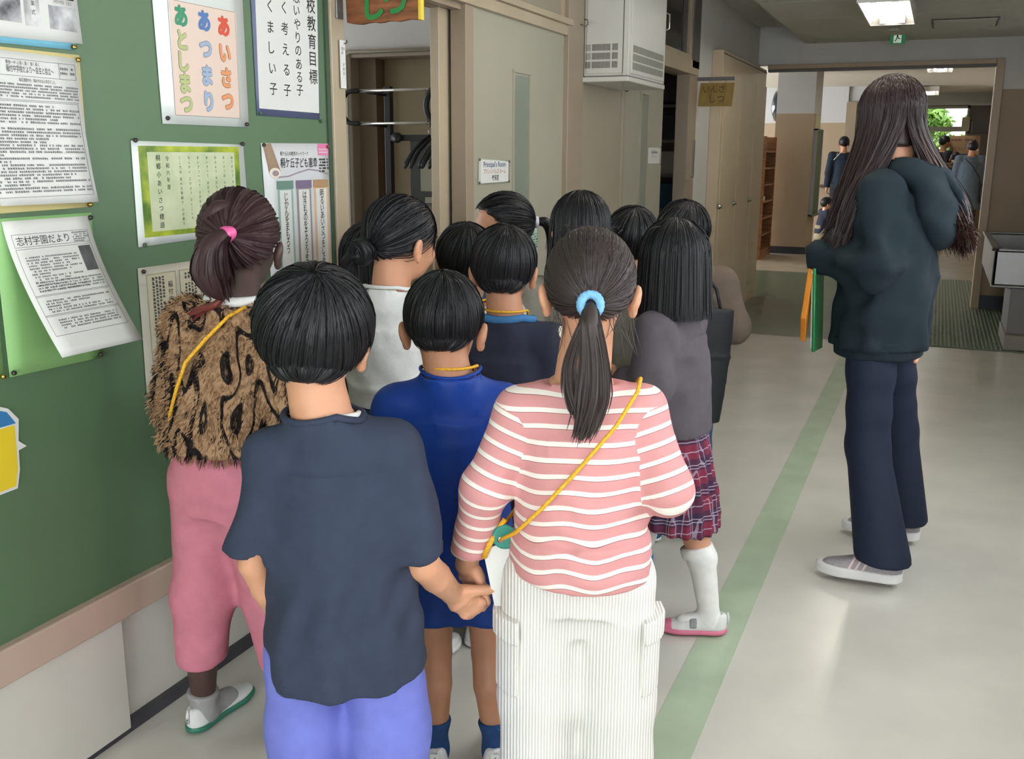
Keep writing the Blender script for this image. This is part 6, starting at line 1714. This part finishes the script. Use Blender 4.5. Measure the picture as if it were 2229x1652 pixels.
# ---- education goals poster
kb = sheet('goals_backing', [(2.250, 1.90), (2.562, 1.93), (2.548, 1.474), (2.252, 1.476)], mat('navy_mount', (88, 96, 128), rough=.4), None, None, fw)
tag(kb, 'poster of school education goals in black vertical writing on a navy mount', 'poster')
pins(kb, [(2.262, 1.481), (2.552, 1.470)], M_gpin, fw)
Print().poly([(2.262, 1.494), (2.545, 1.492), (2.560, 1.93), (2.270, 1.90)]).build('white_panel', M_paper, kb, fw, .0014)
for a_ in (('校教育目標', 2.522, 1.787, .044, .0485, .008), ('思いやりのある子', 2.452, 1.800, .034, .0355, .006), ('深く考える子', 2.392, 1.820, .036, .0545, .006), ('たくましい子', 2.328, 1.815, .036, .0535, .006)):
    letters(*a_[:5], M_ink, kb, fw, .0018, a_[5])
# ---- greeting slogans in a leafy frame
sp_ = sheet('slogan_poster', [(1.786, 1.404), (2.186, 1.399), (2.196, 1.172), (1.784, 1.164)], M_lam, 'laminated greeting slogans sheet with a green leaf border', 'poster', fw)
pins(sp_, [(1.796, 1.405), (2.180, 1.401)], M_gun, fw); pins(sp_, [(1.800, 1.168)], M_gpin, fw)
M_leafp = mat('leafy_print', (72, 112, 38), rough=.35, var=.6, vscale=14, col2=(196, 206, 60))
Print().rect(1.806, 2.166, 1.184, 1.393).build('leaf_border', M_leafp, sp_, fw, .0012)
Print().rect(1.832, 2.146, 1.196, 1.379).build('pale_panel', mat('pale_leaf_panel', (178, 190, 152), rough=.35, var=.25, vscale=12, col2=(206, 212, 180)), sp_, fw, .0016)
Print().column('桐郷小あいさつ標語', 1.866, 1.366, .0155, .0195, .004).column('令和六年度', 1.897, 1.364, .0125, .0165, .002).build('heading', M_ink, sp_, fw, .002)
sl_ = Print()
for k, tx in enumerate(('ありがとう 大きなこえで', 'あいさつは 心をみがく', 'おはよう 今日も元気', 'あいさつで 友だちになる', 'あいさつ一つで えがおがふえる', 'なんかい とかよう ひとことの', 'こころは 変わる笑顔で 心が通う')):
    sl_.column(tx, 2.135 - .0325 * k, 1.366, .0085, .0112)
sl_.build('lettering', M_ink, sp_, fw, .002)
# ---- children's charter
cp = sheet('charter_poster', [(2.262, 1.404), (2.588, 1.406), (2.590, .985), (2.280, .985)], mat('charter_white', (206, 208, 210), rough=.35), 'white charter poster with three hanging scroll drawings beside the door', 'poster', fw)
pins(cp, [(2.270, 1.399)], M_gun, fw); pins(cp, [(2.580, 1.397)], mat('red_brown_pin', (112, 56, 48), rough=.4), fw)
Print().rect(2.530, 2.586, 1.372, 1.405).build('pink_corner', mat('pink_corner', (222, 122, 166), rough=.4), cp, fw, .0014)
MBr = Print().poly([(2.268, 1.402), (2.305, 1.404), (2.345, 1.328), (2.292, 1.322)]); MBr.build('scroll_drawing', mat('scroll_brown', (150, 126, 104), rough=.5, var=.2, vscale=20), cp, fw, .0014)
Print().ellipse(2.318, 1.324, .026, .014).build('scroll_end', mat('scroll_cream', (226, 216, 200)), cp, fw, .0018)
Print().ellipse(2.320, 1.323, .015, .008).build('scroll_core', mat('scroll_mauve', (150, 136, 140)), cp, fw, .0022)
Print().stroke([(2.33, 1.312), (2.38, 1.314), (2.43, 1.324), (2.48, 1.332), (2.53, 1.328), (2.588, 1.316)], .004).build('curl_line', mat('mauve_line', (150, 138, 146)), cp, fw, .0016)
Print().row('桐ケ丘心の教育ネットワーク', 2.345, 1.372, .0125, .002, width=.135).row('桐ケ丘子ども憲章', 2.345, 1.340, .030, .004, width=.18).lines(2.535, 2.58, 1.318, 1.366, .0085, .0055, seed=21).build('heading', M_ink, cp, fw, .0018)
Print().lines(2.536, 2.578, 1.376, 1.396, .009, .005, seed=23).build('small_print', M_paper, cp, fw, .0018)
for (u, c, nm, tx, z0) in ((2.540, (222, 178, 132), 'orange', '明るいあいさつをしよう', 1.262), (2.452, (156, 138, 172), 'mauve', 'はきものをそろえよう', 1.260), (2.362, (136, 176, 162), 'mint', 'じかんをまもろう', 1.258)):
    mm = mat('scroll_' + nm, c, rough=.5)
    Print().rect(u - .036, u + .036, 1.012, 1.283).build('scroll_edge', mm, cp, fw, .0014)
    Print().rect(u - .027, u + .027, 1.034, 1.276).build('scroll_field', M_paper, cp, fw, .0018)
    Print().rect(u - .039, u + .039, 1.279, 1.302).build('scroll_roll', mat('scroll_roll_' + nm, tuple(int(x * .78) for x in c), rough=.4), cp, fw, .0022)
    letters(tx, u + .002, z0, .026, .0212, M_ink, cp, fw, .0022, .006, .85)
# ---- grey poster with verses
vp = sheet('verse_poster', [(1.776, 1.116), (2.25, 1.116), (2.25, .822), (1.774, .821)], mat('stone_grey_paper', (176, 172, 158), rough=.4, var=.08, vscale=6), 'beige grey poster of pupil verses behind the tiger jacket child', 'poster', fw)
pins(vp, [(1.790, 1.107), (1.788, .828)], M_gun, fw)
for k in range(4):
    a = 1.80 + .112 * k
    Print().rect(a, a + .098, .838, 1.098).build('verse_panel', mat('verse_cream', (190, 184, 160), rough=.4), vp, fw, .0014)
    Print().frame(a, a + .098, .838, 1.098, .0016).build('panel_rule', mat('verse_rule', (140, 130, 100)), vp, fw, .0017)
    Print().column(('稲付中学校作品', '桐ケ丘郷小学校', '梅木小学校作品', '桐ケ丘中学校')[k], a + .078, 1.068, .0165, .0175, .004).build('heading', M_ink, vp, fw, .002)
    Print().lines(a + .01, a + .062, .90, 1.09, .011, .0072, seed=31 + k, vertical=True).lines(a + .03, a + .07, .86, .885, .011, .007, seed=51 + k, vertical=True).build('small_print', mat('verse_ink', (64, 62, 58)), vp, fw, .002)
# ---- plain yellow and blue paper cut-out
fk = wall_map(XW + .002)
ck = raw_obj('paper_cutout', [fk(u, v, h) for h in (0.0, .0012) for u, v in ((1.30, .70), (1.392, .702), (1.402, .74), (1.404, .78), (1.424, .784), (1.406, .80), (1.412, .845), (1.39, .872), (1.36, .885), (1.30, .88))], [tuple(range(10, 20)), tuple(range(9, -1, -1))] + [(i, (i + 1) % 10, 10 + (i + 1) % 10, 10 + i) for i in range(10)], M_paper)
tag(ck, 'small yellow and blue paper cut-out low on the green board', 'cut-out')
Print().poly([(1.30, .706), (1.388, .708), (1.397, .745), (1.399, .79), (1.40, .835), (1.30, .835)]).build('yellow_field', mat('cutout_yellow', (226, 200, 44), rough=.4), ck, fk, .0018)
Print().poly([(1.30, .838), (1.404, .838), (1.385, .866), (1.355, .878), (1.30, .876)]).build('blue_field', mat('cutout_blue', (52, 120, 176), rough=.4), ck, fk, .0018)

# ---- name plate hanging on the door post
npl = tag(empty('name_plate', (XW + .018, 2.655, 1.70)), 'narrow white vertical name plate hanging on the beige door post', 'sign')
box('plate', 0, .004, -.013, .014, -.132, .006, M_paper, npl, bevel=.001)
MB().tube([(-.004, .006, .004), (.008, .008, -.004), (.010, .014, .0), (.008, .016, .008)], .0014, 6).build('hook', M_black, npl, True)
fn = lambda u, v, h: (.004 + h, u, v)
Print().column('校長', -.004, -.018, .010, .012).column('学校長', .002, -.064, .010, .0125).build('lettering', M_ink, npl, fn, .0006)
Print().column('室', .006, -.018, .008, .012).build('red_lettering', mat('red_ink', (170, 50, 44)), npl, fn, .0006)
# ---- principal's room sign
pg = sheet('room_sign', [(3.674, 1.364), (3.988, 1.352), (3.984, 1.258), (3.668, 1.257)], mat('sign_laminate', (170, 176, 160), rough=.2, coat=.3), "laminated sign reading Principal's Room on the cream door panel", 'sign', wall_map(XW - .004))
fp = wall_map(XW - .004)
Print().poly([(3.688, 1.262), (3.972, 1.264), (3.974, 1.346), (3.690, 1.356)]).build('white_field', M_paper, pg, fp, .0014)
Print().row("Principal's Room", 3.83, 1.326, .030, .012, center=True, width=.225).build('blue_lettering', mat('blue_ink', (44, 74, 112)), pg, fp, .0018)
Print().row('プリンシパルズ ルーム', 3.83, 1.300, .022, .006, center=True, width=.225).build('red_lettering', mat('faded_red_ink', (164, 84, 70)), pg, fp, .0018)
Print().row('校長室', 3.835, 1.273, .025, .012, center=True, width=.068).build('lettering', M_ink, pg, fp, .0018)
pins(pg, [(3.680, 1.356), (3.980, 1.346), (3.676, 1.264), (3.978, 1.264)], mat('brown_magnet', (92, 76, 60), rough=.5), fp, .006, .004)
# ---- copy room sign on the second door
f5 = wall_map(XW - .014)
cg = sheet('room_sign', [(6.225, 1.422), (6.562, 1.424), (6.556, 1.316), (6.228, 1.318)], M_paper, 'small white copy room sign on the second cream door', 'sign', f5)
Print().row('Copy Room', 6.39, 1.385, .030, .006, center=True, width=.15).build('lettering', M_greyink, cg, f5, .0016)
Print().row('コピールーム', 6.39, 1.360, .022, center=True, width=.14).build('pale_lettering', mat('pale_ink', (160, 140, 136)), cg, f5, .0016)
pins(cg, [(6.235, 1.424), (6.555, 1.424), (6.235, 1.318), (6.55, 1.318)], mat('brown_magnet', (0, 0, 0)), f5, .006, .004)
# ---- small notice on the cream panel, low
lg = sheet('small_notice', [(4.235, 1.06), (4.33, 1.06), (4.33, .90), (4.235, .90)], mat('pale_green_notice', (176, 196, 180), rough=.4), 'small pale notice with green lines on the cream panel behind the children', 'notice', fp)
Print().lines(4.245, 4.32, .91, 1.05, .012, .008, seed=77).build('small_print', mat('green_ink', (70, 110, 88)), lg, fp, .0016)
# ---- carved wooden sign hanging over the doorway
ws = tag(empty('wooden_sign', (-1.684, 2.70, 1.755)), 'carved wooden sign with green letters hanging over the doorway', 'sign')
m_ = MB(); n_ = 14
pts = [(.0, 0, .006)] + [(.248 * i / n_, 0, .002 * math.sin(i * 1.7) + .006 * i / n_) for i in range(1, n_)] + [(.246, 0, .004), (.244, 0, .04), (.248, 0, .10), (.246, 0, .30), (.0, 0, .30), (.004, 0, .18), (-.002, 0, .08)]
m_.prism(pts, (0, .018, 0)).build('board', mat('carved_wood', (128, 78, 44), rough=.5, var=.45, vscale=9, stretch=(1, 1, 6)), ws, bevel=.002)
MB().box(.244, .252, -.001, .019, .004, .30).build('painted_edge', mat('yellow_paint', (222, 196, 60), rough=.5), ws)
fs_ = lambda u, v, h: (u, -.001 - h, v)
gp_ = mat('green_paint', (36, 128, 60), rough=.5)
for k, (ch, u, v, sz) in enumerate((('し', .098, .048, .085), ('つ', .168, .052, .082), ('こ', .045, .22, .07), ('う', .085, .21, .07), ('ち', .125, .22, .07), ('ょ', .165, .15, .085), ('う', .205, .21, .07), ('ん', .035, .12, .075))):
    if ch == 'ん': continue
    V_, F_ = glyphs(ch, .045); c_ = (V_.max(0) + V_.min(0)) / 2
    q = Print(); q._add(np.stack([u + (V_[:, 0] - c_[0]) * sz, v + (V_[:, 1] - c_[1]) * sz], 1), F_); q.build('letter', gp_, ws, fs_, .003)
MB().tube([(.06, .009, .30), (.06, .009, .38)], .002, 6).build('hanger_wire', M_dark, ws); MB().tube([(.19, .009, .30), (.19, .009, .38)], .002, 6).build('hanger_wire', M_dark, ws)
MB().box(-.01, .25, .0, .018, .375, .395).build('bracket', M_dark, ws)
# ---- printing room sign on its bracket
ig = tag(empty('hanging_sign', (XW, 7.46, 0)), 'yellowed wooden printing room sign hanging from a bracket', 'sign')
MB().box(.0, .272, 0, .012, 1.902, 1.928).build('bracket', mat('bracket_grey', (104, 100, 104), rough=.4), ig)
for xx in (.095, .215):
    MB().tube([(xx, .006, 1.905), (xx - .004, .006, 1.882)], .0018, 6).build('wire', M_dark, ig)
MB().prism([(.014, .002, 1.724), (.262, .002, 1.722), (.275, .002, 1.885), (.028, .002, 1.888)], (0, .012, 0)).build('board', mat('old_yellow_wood', (146, 120, 56), rough=.55, var=.2, vscale=8, stretch=(4, 1, 1)), ig, bevel=.002)
fi = lambda u, v, h: (u, .001 - h, v)
MI = mat('faded_brown_ink', (84, 66, 32), rough=.6)
Print().row('いんさ', .05, 1.822, .060, .006, width=.155).build('lettering', MI, ig, fi); Print().row('しつ', .10, 1.752, .066, .006, width=.105).build('lettering', MI, ig, fi)

# ---- white louvred metal box on the wall
cbx = tag(empty('wall_cabinet', (0, 0, 0)), 'white louvred metal cabinet mounted high on the corridor wall', 'cabinet')
xA, yA, yB, zA = -1.444, 4.86, 5.56, 1.755
box('body', XW + .02, xA - .004, yA + .006, yB - .004, zA, 2.38, M_wmetal, cbx, bevel=.004)
box('side_panel', XW + .035, xA - .03, yA, yA + .008, zA + .012, 2.36, M_wmetal, cbx, bevel=.002)
dd = box('door', xA - .006, xA + .002, yA + .05, yB - .01, zA + .012, 2.36, M_wmetal, cbx, bevel=.003)
box('corner_post', xA - .028, xA + .001, yA, yA + .045, zA, 2.36, M_wmetal, cbx, bevel=.003)
box('shadow_gap', xA - .0305, xA - .028, yA - .0005, yA + .01, zA + .01, 2.36, M_dark, cbx)
m_ = MB(); m_.box(XW, xA + .004, yA - .006, yB, zA - .028, zA - .004); m_.build('base_tray', M_wmetal, cbx, bevel=.004)
box('gap_line', XW + .03, xA - .002, yA + .002, yB - .006, zA - .004, zA, M_dark, cbx)
M_slot = mat('dark_slot', (84, 84, 78), rough=.7); M_slot2 = mat('pale_slot', (138, 138, 128), rough=.7)
for r_ in range(3):
    z0 = 1.792 + .041 * r_
    for g_, (a, b_, n_) in enumerate(((-1.664, -1.636, 5), (-1.630, -1.535, 16), (-1.527, -1.497, 6))):
        for i in range(n_):
            xx = a + (b_ - a) * i / n_
            box('slot', xx, xx + (b_ - a) / n_ * .5, yA - .0012, yA, z0, z0 + .031, M_slot2 if (g_ == 0 and r_ > 0) else M_slot, cbx)
    for i in range(9):
        yy = 4.93 + (5.52 - 4.93) * i / 9
        box('slot_field', xA + .002, xA + .0035, yy, yy + .060, z0 - .004, z0 + .029, M_slot2, dd)
MB().tube([(xA + .002, 5.545, 2.125), (xA + .02, 5.55, 2.118), (xA + .02, 5.55, 2.045), (xA + .002, 5.545, 2.035)], .004, 8).build('handle', M_chrome, dd, True)
MB().tube([(XW + .0, 4.80, 1.992), (XW + .03, 4.80, 1.992), (XW + .045, 4.80, 1.980), (XW + .060, 4.80, 1.992), (XW + .056, 4.80, 2.012), (XW + .04, 4.80, 2.016)], .003, 7).build('hook', M_dark, cbx, True)
MB().tube([(XW, 5.63, 1.735), (XW + .02, 5.63, 1.725), (XW + .032, 5.63, 1.735), (XW + .03, 5.63, 1.75)], .003, 7).build('hook', M_dark, cbx, True)
# ---- people in the lobby, small in the photograph
def far_person(label, loc, rz, H, J, topm, botm, hairm=HB, sleeve='short', adult=False, head=(0, 0, 0), hem=.5, longhair=False, coat=None, seated=False):
    p = Person(label, loc, rz, H, J, SK2, adult=adult, head=head, hk=1.06 if adult else 1.0)
    p.build_body(res=.014, hres=.008, hands=('L', 'R'))
    p.hair_cap(RB5, (0, -.012, .018), ZB_boy, m=hairm, res=.009)
    w = (.17, .16, .158, .13) if adult else (.13, .12, .118, .10); d = (.125, .12, .115, .09) if adult else (.10, .094, .09, .07)
    if coat: w = (.24, .19, .175, .15); d = (.18, .14, .13, .10)
    p.top(topm, hem, w, d, sleeve, (.07, .064, .05) if adult else (.05, .052, .042), .9, neck=(.066, .058), sh_r=.055 if adult else .042, res=.012, fold_amp=.006, name=coat or 'shirt')
    p.pants(botm, .06 if not seated else .3, (.09, .072, .065) if adult else (.08, .066, .06), hip=(.14, .11) if adult else (.115, .09), res=.012)
    p.shoes(M_shoew, M_solew, .25 if adult else .19, detail=False)
    return p
SIT = dict(pelvis=(0, 0, .12), waist=(0, .01, .24), chest=(0, .03, .36), neck=(0, .045, .49), head=(0, .07, .60), shL=(-.115, .03, .455), shR=(.115, .03, .455), elL=(-.14, .11, .30), elR=(.14, .11, .30), wrL=(-.05, .21, .28), wrR=(.05, .21, .28),
           hipL=(-.08, .02, .11), hipR=(.08, .02, .11), knL=(-.19, .22, .20), knR=(.19, .22, .20), anL=(-.02, .26, .065), anR=(.06, .20, .065))
p = far_person('dark-clothed person standing with back turned by the lobby wall', (-1.58, 18.55), 10, 1.72, None, cloth('dark_navy_wool', (34, 46, 60)), C_dark, adult=True, hem=.80, sleeve='long')
MB().tube([(-.16, -.09, 1.30), (-.06, -.11, 1.42), (.0, -.09, 1.46)], .006, 6).build('strap', M_paper, p.root, True)
def sitting(label, loc, rz, topm, botm, head):
    p = Person(label, loc, rz, 1.15, SIT, SK, head=head); p.footyaw = dict(L=-60, R=60)
    p.build_body(res=.014, hres=.008)
    p.hair_cap(RB5, (0, -.012, .018), ZB_boy, m=HB, res=.009)
    p.top(topm, .10, (.13, .12, .118, .10), (.11, .10, .09, .07), 'short', (.05, .052), .9, neck=(.066, .058), res=.012)
    J = p.J
    b = U(.03, tube([(0, 0, .05), (0, 0, .2)], [(.13, .11), (.12, .10)]), *[U(.03, cap(J['hip' + q], J['kn' + q], .075, .062), cap(J['kn' + q], J['an' + q] * .75 + J['kn' + q] * .25, .06, .05)) for q in 'LR'])
    sdf_obj('trousers', clip(b, (0, 0, .012), (0, 0, -1)), .012, botm, p.root); p.shoes(M_shoew, M_solew, .19, detail=False)
    return p
sitting('child in a navy shirt sitting on the lobby floor holding a paper', (-1.735, 17.35), -62, C_navy, cloth('khaki_cotton', (150, 140, 116)), (-10, -4, 0))
sitting('child in a blue shirt sitting on the lobby floor, head bent down', (-1.66, 18.1), -80, C_steelb, C_jean, (0, 35, 0))
o = MB().prism([(-1.52, 17.40, .34), (-1.50, 17.30, .36), (-1.40, 17.34, .50), (-1.42, 17.44, .48)], (.004, .002, -.004)).build('paper_sheet', M_paper, None); tag(o, 'white paper held by the child sitting on the lobby floor', 'paper')
p = far_person('person in a long grey-blue coat seen from behind in the lobby', (.46, 19.0), 5, 1.66, dict(head=(.02, .03, 1.53), elL=(-.22, .02, 1.05), wrL=(-.2, .06, .86), elR=(.22, .02, 1.05), wrR=(.2, .06, .86)), cloth('blue_grey_wool', (92, 106, 120)), C_navy, adult=True, hem=.48, coat='coat', sleeve='long')
sdf_obj('white_mask', ell(p.hp(0.05, .02, -.04), (.045, .07, .04), p.Rh), .009, C_white, p.root)
MB().tube([(-.10, -.13, 1.34), (.02, -.17, 1.22), (.14, -.15, 1.05), (.2, -.06, .88)], .008, 6).build('bag_strap', C_dark, p.root, True)
o = sdf_obj('shoulder_bag', disp(tube([(.70, 18.98, .62), (.70, 18.98, .86)], [(.05, .12), (.05, .11)]), lambda P: .003 * sn(P, 20, 2)), .014, C_dark, None); tag(o, 'dark bag hanging at the side of the grey-blue coat', 'bag')
p = far_person('dark-haired person in profile before the bright far window', (.02, 20.2), -60, 1.76, None, C_dark, C_dark, adult=True, hem=.85, sleeve='long')
p = far_person('person in brown clothes bending beside the grey-blue coat', (.20, 19.7), -10, 1.5, dict(head=(0, .20, 1.33), neck=(0, .12, 1.22), chest=(0, .06, 1.06)), cloth('brown_wool', (96, 82, 70)), C_dark, adult=True, hem=.8, sleeve='long', head=(0, 30, 0))
bpy.data.scenes.remove(_TS)
